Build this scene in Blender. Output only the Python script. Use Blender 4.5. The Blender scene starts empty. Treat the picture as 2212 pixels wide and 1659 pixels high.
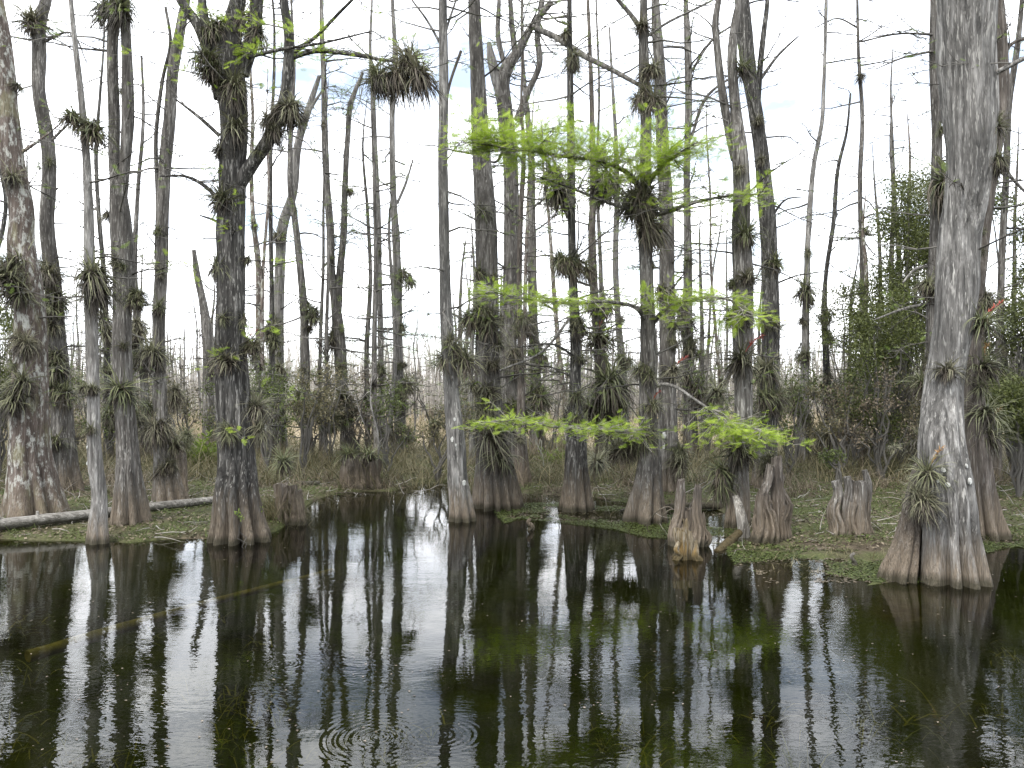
import bpy, math, random
import numpy as np
from mathutils import Vector

# ------------------------------------------------------------------ camera, sky, sun, exposure
random.seed(7)
rng = np.random.default_rng(11)
R = math.radians
sc = bpy.context.scene
col = sc.collection

# measuring frame of the photograph: 2212 x 1659, focal length 1719 px, eye level at row 840, eye 2.1 m above the water
F, CX, HOR, H = 1719.0, 1106.0, 840.0, 2.1

cam_d = bpy.data.cameras.new('camera')
cam_d.sensor_width = 36.0
cam_d.lens = 36.0 * F / 2212.0
cam_d.shift_y = (HOR - 829.5) / 2212.0
cam_d.clip_start, cam_d.clip_end = 0.05, 6000.0
cam = bpy.data.objects.new('camera', cam_d)
cam.location = (0, 0, H)
cam.rotation_euler = (R(90), 0, 0)
col.objects.link(cam)
sc.camera = cam

SUN_EL, SUN_AZ = 52.0, 215.0        # compass azimuth, +Y = 0, +X = 90: behind the camera and to the left
world = bpy.data.worlds.new('World')
sc.world = world
world.use_nodes = True
wn = world.node_tree
for n in list(wn.nodes):
    wn.nodes.remove(n)


def node(nt, typ, **kw):
    n = nt.nodes.new(typ)
    for k, v in kw.items():
        if k.startswith('_'):
            setattr(n, k[1:], v)
        else:
            key = int(k[1:]) if k[0] == 'i' and k[1:].isdigit() else k.replace('__', ' ')
            if hasattr(v, 'links') or isinstance(v, bpy.types.NodeSocket):
                nt.links.new(v, n.inputs[key])
            else:
                n.inputs[key].default_value = v
    return n


def ramp(nt, fac, stops, interp='LINEAR'):
    n = nt.nodes.new('ShaderNodeValToRGB')
    n.color_ramp.interpolation = interp
    el = n.color_ramp.elements
    while len(el) < len(stops):
        el.new(0.5)
    for e, (p, c) in zip(el, stops):
        e.position = p
        e.color = (c, c, c, 1) if isinstance(c, (int, float)) else (*c, 1)
    nt.links.new(fac, n.inputs[0])
    return n.outputs[0]


def mixc(nt, fac, a, b, blend='MIX'):
    n = nt.nodes.new('ShaderNodeMix')
    n.data_type = 'RGBA'
    n.blend_type = blend
    for s, v in ((n.inputs[0], fac), (n.inputs[6], a), (n.inputs[7], b)):
        if isinstance(v, bpy.types.NodeSocket):
            nt.links.new(v, s)
        elif isinstance(v, (int, float)):
            s.default_value = v if s.type == 'VALUE' else (v, v, v, 1)
        else:
            s.default_value = (*v, 1)
    return n.outputs[2]


def math_n(nt, op, a, b=0.0, clamp=False):
    n = nt.nodes.new('ShaderNodeMath')
    n.operation = op
    n.use_clamp = clamp
    for s, v in ((n.inputs[0], a), (n.inputs[1], b)):
        if isinstance(v, bpy.types.NodeSocket):
            nt.links.new(v, s)
        else:
            s.default_value = v
    return n.outputs[0]


sky = node(wn, 'ShaderNodeTexSky')
sky.sky_type = 'NISHITA'
sky.sun_disc = False
sky.sun_elevation = R(SUN_EL)
sky.sun_rotation = R(SUN_AZ)
sky_c = mixc(wn, 1.0, sky.outputs[0], (0.11, 0.11, 0.11), 'MULTIPLY')
tc = node(wn, 'ShaderNodeTexCoord')
mp = node(wn, 'ShaderNodeMapping', Vector=tc.outputs['Generated'], Scale=(1.6, 1.6, 4.0), Location=(0.35, 0.2, 0.1))
cl = node(wn, 'ShaderNodeTexNoise', Vector=mp.outputs[0], Scale=2.2, Detail=6.0, Roughness=0.55)
cl2 = node(wn, 'ShaderNodeTexNoise', Vector=mp.outputs[0], Scale=4.5, Detail=5.0, Roughness=0.6)
cover = ramp(wn, cl.outputs[0], [(0.33, 0.16), (0.53, 1.0)])
shade = ramp(wn, cl2.outputs[0], [(0.3, (1.40, 1.46, 1.58)), (0.7, (1.88, 1.89, 1.91))])
sky_mix = mixc(wn, cover, sky_c, shade)
bg = node(wn, 'ShaderNodeBackground', Color=sky_mix, Strength=1.0)
wo = node(wn, 'ShaderNodeOutputWorld', Surface=bg.outputs[0])

sun_d = bpy.data.lights.new('sun', 'SUN')
sun_d.energy = 1.4
sun_d.angle = R(14)
sun_d.color = (1.0, 0.93, 0.82)
sun = bpy.data.objects.new('sun', sun_d)
sun_dir = Vector((math.sin(R(SUN_AZ)) * math.cos(R(SUN_EL)), math.cos(R(SUN_AZ)) * math.cos(R(SUN_EL)), math.sin(R(SUN_EL))))
sun.rotation_euler = sun_dir.to_track_quat('Z', 'Y').to_euler()
sun.location = (0, -5, 20)
col.objects.link(sun)

vs = sc.view_settings
vs.view_transform = 'Standard'
vs.look = 'None'
vs.gamma = 1.0
vs.use_curve_mapping = False
vs.exposure = 1.15
sc.render.engine = 'CYCLES'
cy = sc.cycles
cy.use_denoising = True
cy.caustics_reflective = False
cy.caustics_refractive = False
cy.max_bounces = 6
cy.diffuse_bounces = 2
cy.glossy_bounces = 2
cy.transmission_bounces = 4
cy.transparent_max_bounces = 8
cy.sample_clamp_indirect = 6.0


# ------------------------------------------------------------------ mesh helpers
def px(x, y, Y):
    return np.array([(x - CX) / F * Y, Y, H - (y - HOR) / F * Y])


def ground_y(row):
    return F * H / (row - HOR)


def mesh(name, parts, smooth=True):
    """parts: list of (V, F) or (V, F, rnd). One mesh."""
    vs_, loops, starts, rn = [], [], [], []
    off = 0
    nl = 0
    for p in parts:
        V, Fa = p[0], np.asarray(p[1])
        if len(V) == 0 or len(Fa) == 0:
            continue
        vs_.append(np.asarray(V, dtype=np.float32))
        rn.append(np.asarray(p[2], dtype=np.float32) if len(p) > 2 else np.full(len(V), 0.5, np.float32))
        loops.append((Fa + off).ravel())
        k = Fa.shape[1]
        starts.append(nl + np.arange(len(Fa)) * k)
        nl += Fa.size
        off += len(V)
    me = bpy.data.meshes.new(name)
    if not vs_:
        return me
    V = np.concatenate(vs_)
    L = np.concatenate(loops).astype(np.int32)
    S = np.concatenate(starts).astype(np.int32)
    me.vertices.add(len(V))
    me.vertices.foreach_set('co', V.ravel())
    me.loops.add(len(L))
    me.loops.foreach_set('vertex_index', L)
    me.polygons.add(len(S))
    me.polygons.foreach_set('loop_start', S)
    a = me.attributes.new('rnd', 'FLOAT', 'POINT')
    a.data.foreach_set('value', np.concatenate(rn))
    me.update(calc_edges=True)
    if smooth:
        me.polygons.foreach_set('use_smooth', np.ones(len(S), dtype=bool))
    return me


def link(name, me, mat=None, parent=None, label=None, cat=None, group=None, kind=None):
    o = bpy.data.objects.new(name, me)
    col.objects.link(o)
    if mat is not None and me is not None and len(me.materials) == 0:
        me.materials.append(mat)
    if parent is not None:
        o.parent = parent
    for k, v in (('label', label), ('category', cat), ('group', group), ('kind', kind)):
        if v:
            o[k] = v
    return o


def smooth_path(P, m):
    """Cubic Hermite through the rows of P (n, k), resampled to m rows by chord length."""
    P = np.asarray(P, float)
    d = np.linalg.norm(np.diff(P[:, :3], axis=0), axis=1)
    t = np.concatenate([[0], np.cumsum(np.maximum(d, 1e-4))])
    sl = np.diff(P, axis=0) / np.diff(t)[:, None]
    mt = np.zeros_like(P)
    mt[0], mt[-1] = sl[0], sl[-1]
    if len(P) > 2:
        h0, h1 = np.diff(t)[:-1, None], np.diff(t)[1:, None]
        mt[1:-1] = (sl[:-1] * h1 + sl[1:] * h0) / (h0 + h1)
        flat = sl[:-1] * sl[1:] <= 0
        mt[1:-1][:, 3:][flat[:, 3:]] = 0
    u = np.linspace(0, t[-1], m)
    i = np.clip(np.searchsorted(t, u, side='right') - 1, 0, len(t) - 2)
    h = (t[i + 1] - t[i])[:, None]
    s = ((u - t[i]) / (t[i + 1] - t[i]))[:, None]
    return ((1 + 2 * s) * (1 - s) ** 2 * P[i] + s * (1 - s) ** 2 * h * mt[i] +
            s * s * (3 - 2 * s) * P[i + 1] + s * s * (s - 1) * h * mt[i + 1])


def frames(P):
    T = np.gradient(P, axis=0)
    T /= np.maximum(np.linalg.norm(T, axis=1)[:, None], 1e-9)
    ref = np.array([0.0, 1.0, 0.0]) if abs(T[0][1]) < 0.9 else np.array([1.0, 0, 0])
    A = np.zeros_like(P)
    a = ref - T[0] * ref.dot(T[0])
    for i in range(len(P)):
        a = a - T[i] * a.dot(T[i])
        a /= max(np.linalg.norm(a), 1e-9)
        A[i] = a
    B = np.cross(T, A)
    return T, A, B


def grid_faces(nr, ns, closed=True):
    i = np.arange(nr - 1)[:, None]
    j = np.arange(ns if closed else ns - 1)[None, :]
    j2 = (j + 1) % ns
    return np.stack([i * ns + j, i * ns + j2, (i + 1) * ns + j2, (i + 1) * ns + j], -1).reshape(-1, 4)


def noise2(nr, ns, fr, fs, r):
    """periodic in the second axis, smooth value noise -1..1"""
    g = r.uniform(-1, 1, (fr + 3, fs))
    u = np.linspace(0, fr, nr)
    v = np.arange(ns) / ns * fs
    i = np.floor(u).astype(int)
    j = np.floor(v).astype(int)
    a = (u - i)[:, None]
    b = (v - j)[None, :]
    a, b = a * a * (3 - 2 * a), b * b * (3 - 2 * b)
    i = i[:, None]
    j0, j1 = (j % fs)[None, :], ((j + 1) % fs)[None, :]
    return (g[i, j0] * (1 - a) * (1 - b) + g[i + 1, j0] * a * (1 - b) + g[i, j1] * (1 - a) * b + g[i + 1, j1] * a * b)


def trunk_geo(P, seg, r, flute=0.0, fh=0.8, lobes=7, rough=0.03, cap=True, jag=0.0):
    """P (m,4): centre line + radius, first row at the foot. Fluted, rough tube."""
    m = len(P)
    T, A, B = frames(P[:, :3])
    th = np.arange(seg) / seg * 2 * np.pi
    ph = r.uniform(0, 6.28)
    thw = th + 0.22 * np.sin(2 * th + ph) + 0.12 * np.sin(3 * th + ph * 2)
    groove = (1 - np.abs(np.sin(lobes * thw / 2 + ph))) ** 1.25
    lob_amp = 1 + 0.16 * np.sin(th * 2 + ph * 3) + 0.1 * np.sin(th * 3 + ph)
    z = P[:, 2] - max(P[0, 2], 0)
    a = np.minimum(1.55 * flute, .8) * np.clip(np.exp(-np.maximum(z, 0) / (1.6 * fh)), 0, 1)
    rad = P[:, 3][:, None] * (1 - a[:, None] * (groove[None, :] * 0.95 + 0.28 * (1 - lob_amp[None, :])))
    L = max(np.sum(np.linalg.norm(np.diff(P[:, :3], axis=0), axis=1)), 0.1)
    n1 = noise2(m, seg, max(2, int(L * 1.2)), max(4, seg // 8), r)
    n2 = noise2(m, seg, max(2, int(L * 2.0)), max(4, seg // 3), r)
    n3 = noise2(m, seg, max(2, int(L * 6.0)), max(4, seg // 2), r)
    rad = rad * (1 + rough * (1.4 * n1 + 1.5 * n2 + 0.9 * n3))
    V = P[:, None, :3] + rad[:, :, None] * (np.cos(th)[None, :, None] * A[:, None, :] + np.sin(th)[None, :, None] * B[:, None, :])
    if jag > 0:
        prof = noise2(2, seg, 1, max(4, seg // 5), r)[0] * 0.6 + noise2(2, seg, 1, max(6, seg // 2), r)[0] * 0.5
        k = np.clip((np.arange(m) / (m - 1) - 0.35) / 0.65, 0, 1)
        V = V - (k[:, None] * (0.5 + 0.5 * prof[None, :]))[:, :, None] * jag * T[:, None, :]
    V = V.reshape(-1, 3)
    Fc = grid_faces(m, seg)
    parts = [(V, Fc)]
    if jag > 0:                                         # hollow broken top: an inner skin going down
        top = V[-seg:]
        c = top.mean(0)
        inner = c + (top - c) * 0.62
        inner[:, 2] = top[:, 2] - 0.02
        deep = c + (top - c) * 0.45
        deep[:, 2] = top[:, 2].min() - 0.1
        W = np.concatenate([top, inner, deep, [deep.mean(0)]])
        j = np.arange(seg)
        parts.append((W, np.concatenate([grid_faces(3, seg)])))
        parts.append((W, np.stack([2 * seg + j, 2 * seg + (j + 1) % seg, np.full(seg, 3 * seg)], -1)))
    elif cap:
        W = np.concatenate([V[-seg:], [V[-seg:].mean(0)]])
        j = np.arange(seg)
        parts.append((W, np.stack([j, (j + 1) % seg, np.full(seg, seg)], -1)))
    return parts


def tube(P, seg=6):
    m = len(P)
    T, A, B = frames(P[:, :3])
    th = np.arange(seg) / seg * 2 * np.pi
    V = P[:, None, :3] + P[:, 3][:, None, None] * (np.cos(th)[None, :, None] * A[:, None, :] + np.sin(th)[None, :, None] * B[:, None, :])
    return (V.reshape(-1, 3), grid_faces(m, seg))


def unit(v):
    return v / np.maximum(np.linalg.norm(v, axis=-1, keepdims=True), 1e-9)


def multi_twigs(S, D, Ln, r0, r, segs=4, wob=0.18, droop=0.0, sides=3):
    """many thin tapered twigs at once. S,D (n,3) Ln,r0 (n). Returns (V,F), pts (n,segs+1,3)"""
    n = len(S)
    pts = np.zeros((n, segs + 1, 3))
    pts[:, 0] = S
    d = unit(D).copy()
    for k in range(segs):
        d = unit(d + r.normal(0, wob, (n, 3)) + np.array([0, 0, -droop]))
        pts[:, k + 1] = pts[:, k] + d * (Ln / segs)[:, None]
    up = np.where(np.abs(unit(D)[:, 2:3]) < 0.85, np.array([[0, 0, 1.0]]), np.array([[1.0, 0, 0]]))
    A = unit(np.cross(unit(D), up))
    B = unit(np.cross(unit(D), A))
    tt = np.linspace(0, 1, segs + 1)
    rad = r0[:, None] * (1 - 0.8 * tt)[None, :]
    th = np.arange(sides) / sides * 2 * np.pi
    off = np.cos(th)[None, :, None] * A[:, None, :] + np.sin(th)[None, :, None] * B[:, None, :]
    V = pts[:, :, None, :] + rad[:, :, None, None] * off[:, None, :, :]
    Fc = grid_faces(segs + 1, sides)
    per = (segs + 1) * sides
    Fa = (Fc[None] + (np.arange(n) * per)[:, None, None]).reshape(-1, 4)
    return (V.reshape(-1, 3), Fa), pts


def ribbons(S, D, Ln, W, droop, r, segs=5, tipw=0.08, wob=0.05):
    """many arching leaf blades; returns V,F,rnd"""
    n = len(S)
    d = unit(D)
    side = unit(np.cross(d, np.array([0, 0, 1.0]) + r.normal(0, 0.25, (n, 3))))
    pts = np.zeros((n, segs + 1, 3))
    pts[:, 0] = S
    for k in range(segs):
        d = unit(d + np.array([0, 0, -1.0]) * (droop * (k + 0.6) / segs)[:, None] + r.normal(0, wob, (n, 3)))
        pts[:, k + 1] = pts[:, k] + d * (Ln / segs)[:, None]
    tt = np.linspace(0, 1, segs + 1)
    prof = np.maximum((1 - tt) ** 0.7, tipw)
    w = W[:, None] * prof[None, :] * 0.5
    V = np.stack([pts - side[:, None, :] * w[:, :, None], pts + side[:, None, :] * w[:, :, None]], 2)
    i = np.arange(segs)
    Fc = np.stack([i * 2, i * 2 + 1, i * 2 + 3, i * 2 + 2], -1)
    per = (segs + 1) * 2
    Fa = (Fc[None] + (np.arange(n) * per)[:, None, None]).reshape(-1, 4)
    return V.reshape(-1, 3), Fa, np.repeat(r.uniform(0, 1, n), per)


def scatter(tV, tF, Pn, X, Yv, Z, s, r):
    """copies of a template with axes X,Y,Z (n,3) and scale s (n)"""
    n = len(Pn)
    V = Pn[:, None, :] + s[:, None, None] * (tV[None, :, 0:1] * X[:, None, :] + tV[None, :, 1:2] * Yv[:, None, :] + tV[None, :, 2:3] * Z[:, None, :])
    Fa = (tF[None] + (np.arange(n) * len(tV))[:, None, None]).reshape(-1, tF.shape[1])
    return V.reshape(-1, 3), Fa, np.repeat(r.uniform(0, 1, n), len(tV))


# feathery cypress frond: two rows of narrow leaflets
def frond_template(k=7):
    V, Fc = [], []
    for i in range(k):
        t = (i + 0.6) / k
        l = 0.30 * math.sin(math.pi * (0.18 + 0.74 * t)) + 0.06
        for sgn in (-1, 1):
            b = len(V)
            x0 = t * 0.9
            V += [(x0 - 0.036, 0, 0), (x0 + 0.036, 0, 0), (x0 + 0.28 * l + 0.1, sgn * l, 0.05)]
            Fc.append((b, b + 1, b + 2))
    return np.array(V), np.array(Fc)


FV, FF = frond_template()
FV3, FF3 = frond_template(3)
LV = np.array([(0, 0, 0), (0.5, 0.2, 0.05), (1, 0, 0), (0.5, -0.2, 0.05)])
LF = np.array([(0, 1, 2, 3)])


def fronds_at(pts, dirs, size, r, flat=0.5, few=False):
    n = len(pts)
    Xa = unit(dirs + r.normal(0, 0.45, (n, 3)) * np.array([1, 1, 0.6]))
    up = np.array([0, 0, 1.0]) + r.normal(0, flat, (n, 3))
    Ya = unit(np.cross(up, Xa))
    Za = np.cross(Xa, Ya)
    return scatter(FV3 if few else FV, FF3 if few else FF, pts, Xa, Ya, Za, size, r)


# ------------------------------------------------------------------ materials
def new_mat(name):
    m = bpy.data.materials.new(name)
    m.use_nodes = True
    nt = m.node_tree
    for n in list(nt.nodes):
        nt.nodes.remove(n)
    out = nt.nodes.new('ShaderNodeOutputMaterial')
    return m, nt, out


def bark_mat(name, dark, mid, light, stain=(0.170, 0.138, 0.102), stain_z=(0.25, 0.75), flecks=0.6, lichen=0.0, axis=2, streak=20.0):
    m, nt, out = new_mat(name)
    t = node(nt, 'ShaderNodeTexCoord')
    oi = node(nt, 'ShaderNodeObjectInfo')

    def along(q):
        return tuple(q if i == axis else 1 for i in range(3))
    v1 = node(nt, 'ShaderNodeMapping', Vector=t.outputs['Object'], Scale=along(0.09))
    v2 = node(nt, 'ShaderNodeMapping', Vector=t.outputs['Object'], Scale=along(0.45))
    v4 = node(nt, 'ShaderNodeMapping', Vector=t.outputs['Object'], Scale=along(0.16))
    v3 = node(nt, 'ShaderNodeMapping', Vector=t.outputs['Object'], Scale=along(0.12))
    A = node(nt, 'ShaderNodeTexNoise', Vector=v1.outputs[0], Scale=streak, Detail=4.0, Roughness=0.65)
    A2 = node(nt, 'ShaderNodeTexNoise', Vector=v1.outputs[0], Scale=streak * 3.2, Detail=2.0, Roughness=0.6)
    Bn = node(nt, 'ShaderNodeTexNoise', Vector=v4.outputs[0], Scale=4.5, Detail=3.0, Roughness=0.6)
    Cn = node(nt, 'ShaderNodeTexNoise', Vector=v3.outputs[0], Scale=46.0, Detail=2.0, Roughness=0.6)
    base = ramp(nt, A.outputs[0], [(0.32, dark), (0.5, mid), (0.68, light)])
    patch = ramp(nt, Bn.outputs[0], [(0.35, 0.0), (0.62, 1.0)])
    c = mixc(nt, math_n(nt, 'MULTIPLY', patch, 0.65), base, dark)
    fl = ramp(nt, Cn.outputs[0], [(0.58, 0.0), (0.65, 1.0)])
    fl = math_n(nt, 'MULTIPLY', fl, math_n(nt, 'SUBTRACT', 1.0, math_n(nt, 'MULTIPLY', patch, 0.6)))
    c = mixc(nt, math_n(nt, 'MULTIPLY', fl, flecks), c, (0.46, 0.45, 0.42))
    if lichen:
        Ln = node(nt, 'ShaderNodeTexNoise', Vector=v2.outputs[0], Scale=11.0, Detail=5.0, Roughness=0.7)
        lf = ramp(nt, Ln.outputs[0], [(0.52, 0.0), (0.60, 1.0)])
        c = mixc(nt, math_n(nt, 'MULTIPLY', lf, lichen), c, (0.50, 0.51, 0.47))
        Gn = node(nt, 'ShaderNodeTexNoise', Vector=v2.outputs[0], Scale=4.0, Detail=4.0)
        gf = ramp(nt, Gn.outputs[0], [(0.55, 0.0), (0.65, 1.0)])
        c = mixc(nt, math_n(nt, 'MULTIPLY', gf, 0.5), c, (0.22, 0.21, 0.12))
    # brown stained foot of the trunk, up to the high-water mark
    sx = node(nt, 'ShaderNodeSeparateXYZ', Vector=t.outputs['Object'])
    zz = math_n(nt, 'ADD', sx.outputs[2], math_n(nt, 'MULTIPLY', math_n(nt, 'SUBTRACT', A.outputs[0], 0.5), 0.9))
    mr = node(nt, 'ShaderNodeMapRange', Value=zz)
    mr.inputs['From Min'].default_value = stain_z[1]
    mr.inputs['From Max'].default_value = stain_z[0]
    stc = mixc(nt, ramp(nt, A2.outputs[0], [(0.3, 0.0), (0.7, 1.0)]), tuple(x * 0.62 for x in stain), tuple(x * 1.35 for x in stain))
    c = mixc(nt, math_n(nt, 'MULTIPLY', mr.outputs[0], 0.75), c, stc)
    wet = node(nt, 'ShaderNodeMapRange', Value=math_n(nt, 'ADD', sx.outputs[2], math_n(nt, 'MULTIPLY', math_n(nt, 'SUBTRACT', Bn.outputs[0], 0.5), 0.1)))
    wet.inputs['From Min'].default_value = 0.13
    wet.inputs['From Max'].default_value = 0.05
    c = mixc(nt, math_n(nt, 'MULTIPLY', wet.outputs[0], 0.8), c, (0.035, 0.033, 0.02))
    # each tree a little lighter or darker
    val = math_n(nt, 'MULTIPLY_ADD', oi.outputs['Random'], 0.35)
    val.node.inputs[2].default_value = 0.82
    c = mixc(nt, 1.0, c, val, 'MULTIPLY')
    hgt = math_n(nt, 'ADD', A.outputs[0], math_n(nt, 'MULTIPLY', A2.outputs[0], 0.6))
    hgt = math_n(nt, 'ADD', hgt, math_n(nt, 'MULTIPLY', Cn.outputs[0], 0.3))
    bp = node(nt, 'ShaderNodeBump', Strength=1.0, Distance=0.05, Height=hgt)
    b = node(nt, 'ShaderNodeBsdfPrincipled', Base__Color=c, Roughness=0.9, Normal=bp.outputs[0])
    b.inputs['Specular IOR Level'].default_value = 0.2
    nt.links.new(b.outputs[0], out.inputs[0])
    return m


M = {}
M['bark_dark'] = bark_mat('bark_dark', (0.019, 0.018, 0.017), (0.066, 0.063, 0.058), (0.20, 0.194, 0.182), flecks=0.7)
M['bark_grey'] = bark_mat('bark_grey', (0.038, 0.035, 0.032), (0.130, 0.121, 0.110), (0.29, 0.278, 0.260), flecks=0.65)
M['bark_silver'] = bark_mat('bark_silver', (0.045, 0.044, 0.042), (0.165, 0.159, 0.150), (0.37, 0.362, 0.348), flecks=0.7, stain_z=(0.15, 0.6))
M['bark_pale'] = bark_mat('bark_pale', (0.075, 0.071, 0.066), (0.19, 0.182, 0.170), (0.36, 0.35, 0.335), stain_z=(0.1, 0.45))
M['bark_lichen'] = bark_mat('bark_lichen', (0.060, 0.048, 0.041), (0.150, 0.120, 0.102), (0.26, 0.22, 0.195), lichen=0.75)
M['bark_red'] = bark_mat('bark_red', (0.035, 0.030, 0.026), (0.105, 0.090, 0.077), (0.22, 0.195, 0.17), flecks=0.3)
M['stump'] = bark_mat('stump', (0.032, 0.028, 0.024), (0.098, 0.084, 0.072), (0.23, 0.205, 0.18), flecks=0.4)
M['driftwood'] = bark_mat('driftwood', (0.085, 0.078, 0.068), (0.21, 0.198, 0.178), (0.37, 0.355, 0.325), flecks=0.5, stain_z=(-9, -8))
M['driftwood_log'] = bark_mat('driftwood_log', (0.10, 0.093, 0.082), (0.25, 0.238, 0.216), (0.43, 0.415, 0.385), flecks=0.6, stain_z=(-9, -8), axis=0)
M['rotten'] = bark_mat('rotten', (0.07, 0.052, 0.028), (0.23, 0.185, 0.115), (0.44, 0.39, 0.30), flecks=0.4, stain=(0.26, 0.17, 0.06), stain_z=(0.05, 0.22))


def leaf_mat(name, c1, c2, trans=0.35, rough=0.55, spec=0.3, alt=None):
    m, nt, out = new_mat(name)
    at = node(nt, 'ShaderNodeAttribute')
    at.attribute_name = 'rnd'
    c = ramp(nt, at.outputs['Fac'], [(0.0, c1), (1.0, c2)])
    if alt:                                             # each plant its own age
        oi = node(nt, 'ShaderNodeObjectInfo')
        c = mixc(nt, ramp(nt, oi.outputs['Random'], [(0.15, 0.0), (0.9, 0.85)]), c, mixc(nt, at.outputs['Fac'], *alt))
    b = node(nt, 'ShaderNodeBsdfPrincipled', Base__Color=c, Roughness=rough)
    b.inputs['Specular IOR Level'].default_value = spec
    tr = node(nt, 'ShaderNodeBsdfTranslucent', Color=c)
    mx = node(nt, 'ShaderNodeMixShader', Fac=trans, i1=b.outputs[0], i2=tr.outputs[0])
    nt.links.new(mx.outputs[0], out.inputs[0])
    return m


M['lime'] = leaf_mat('lime', (0.16, 0.25, 0.025), (0.45, 0.58, 0.08), 0.45)
M['frond'] = leaf_mat('frond', (0.11, 0.17, 0.035), (0.22, 0.29, 0.08), 0.45)
M['air_leaf'] = leaf_mat('air_leaf', (0.042, 0.054, 0.024), (0.21, 0.225, 0.115), 0.2, alt=((0.062, 0.060, 0.040), (0.25, 0.235, 0.165)))
M['air_dead'] = leaf_mat('air_dead', (0.036, 0.030, 0.023), (0.13, 0.11, 0.082), 0.15, alt=((0.020, 0.019, 0.016), (0.08, 0.07, 0.056)))
M['moss'] = leaf_mat('moss', (0.08, 0.08, 0.065), (0.17, 0.165, 0.13), 0.2)
M['flower'] = leaf_mat('flower', (0.26, 0.04, 0.035), (0.42, 0.09, 0.06), 0.2)
M['flower_dry'] = leaf_mat('flower_dry', (0.22, 0.12, 0.045), (0.34, 0.20, 0.08), 0.2)
M['twig'] = leaf_mat('twig', (0.055, 0.052, 0.047), (0.14, 0.134, 0.122), 0.0, 0.9, 0.1)
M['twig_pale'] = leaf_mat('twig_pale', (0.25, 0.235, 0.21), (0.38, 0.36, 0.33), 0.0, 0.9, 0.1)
M['twig_far'] = leaf_mat('twig_far', (0.24, 0.228, 0.21), (0.39, 0.37, 0.34), 0.0, 0.9, 0.1)  # pale grey twigs, colour lightened further to stand in for distance haze
M['myrtle'] = leaf_mat('myrtle', (0.040, 0.052, 0.015), (0.120, 0.138, 0.040), 0.3, 0.55)
M['weed'] = leaf_mat('weed', (0.040, 0.054, 0.015), (0.115, 0.145, 0.042), 0.3)
M['litter'] = leaf_mat('litter', (0.06, 0.047, 0.030), (0.20, 0.165, 0.115), 0.1)
M['sedge'] = leaf_mat('sedge', (0.055, 0.058, 0.025), (0.19, 0.165, 0.092), 0.25)
M['straw'] = leaf_mat('straw', (0.20, 0.17, 0.105), (0.36, 0.31, 0.215), 0.25)
M['fern'] = leaf_mat('fern', (0.09, 0.15, 0.025), (0.21, 0.27, 0.05), 0.4)
M['sunk'] = leaf_mat('sunk', (0.09, 0.11, 0.02), (0.24, 0.22, 0.05), 0.2)

m, nt, out = new_mat('sunk_pole')
t = node(nt, 'ShaderNodeTexCoord')
nz = node(nt, 'ShaderNodeTexNoise', Vector=t.outputs['Object'], Scale=9.0, Detail=4.0)
b = node(nt, 'ShaderNodeBsdfPrincipled', Base__Color=ramp(nt, nz.outputs[0], [(0.3, (0.13, 0.11, 0.03)), (0.7, (0.34, 0.28, 0.09))]), Roughness=0.9)
nt.links.new(b.outputs[0], out.inputs[0])
M['sunk_pole'] = m

m, nt, out = new_mat('lichen_spot')
t = node(nt, 'ShaderNodeTexCoord')
nz = node(nt, 'ShaderNodeTexNoise', Vector=t.outputs['Object'], Scale=60.0, Detail=3.0)
b = node(nt, 'ShaderNodeBsdfPrincipled', Base__Color=ramp(nt, nz.outputs[0], [(0.3, (0.30, 0.31, 0.29)), (0.7, (0.50, 0.50, 0.48))]), Roughness=0.95)
nt.links.new(b.outputs[0], out.inputs[0])
M['lichen_spot'] = m

# marsh soil: wet peat, leaf litter, green scum, straw beyond
m, nt, out = new_mat('marsh_soil')
geo = node(nt, 'ShaderNodeNewGeometry')
n1 = node(nt, 'ShaderNodeTexNoise', Vector=geo.outputs['Position'], Scale=1.1, Detail=6.0, Roughness=0.6)
n2 = node(nt, 'ShaderNodeTexNoise', Vector=geo.outputs['Position'], Scale=9.0, Detail=5.0, Roughness=0.65)
n3 = node(nt, 'ShaderNodeTexNoise', Vector=geo.outputs['Position'], Scale=42.0, Detail=3.0)
soil = ramp(nt, n2.outputs[0], [(0.3, (0.030, 0.024, 0.016)), (0.55, (0.072, 0.058, 0.040)), (0.75, (0.14, 0.117, 0.082))])
green = ramp(nt, n3.outputs[0], [(0.3, (0.030, 0.038, 0.013)), (0.7, (0.085, 0.10, 0.034))])
c = mixc(nt, ramp(nt, n1.outputs[0], [(0.38, 0.0), (0.58, 0.85)]), soil, green)
sx = node(nt, 'ShaderNodeSeparateXYZ', Vector=geo.outputs['Position'])
far = node(nt, 'ShaderNodeMapRange', Value=math_n(nt, 'ADD', sx.outputs[1], math_n(nt, 'MULTIPLY', n1.outputs[0], 8.0)))
far.inputs['From Min'].default_value = 27.0
far.inputs['From Max'].default_value = 36.0
c = mixc(nt, far.outputs[0], c, ramp(nt, n2.outputs[0], [(0.3, (0.26, 0.21, 0.14)), (0.7, (0.40, 0.34, 0.24))]))
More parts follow.
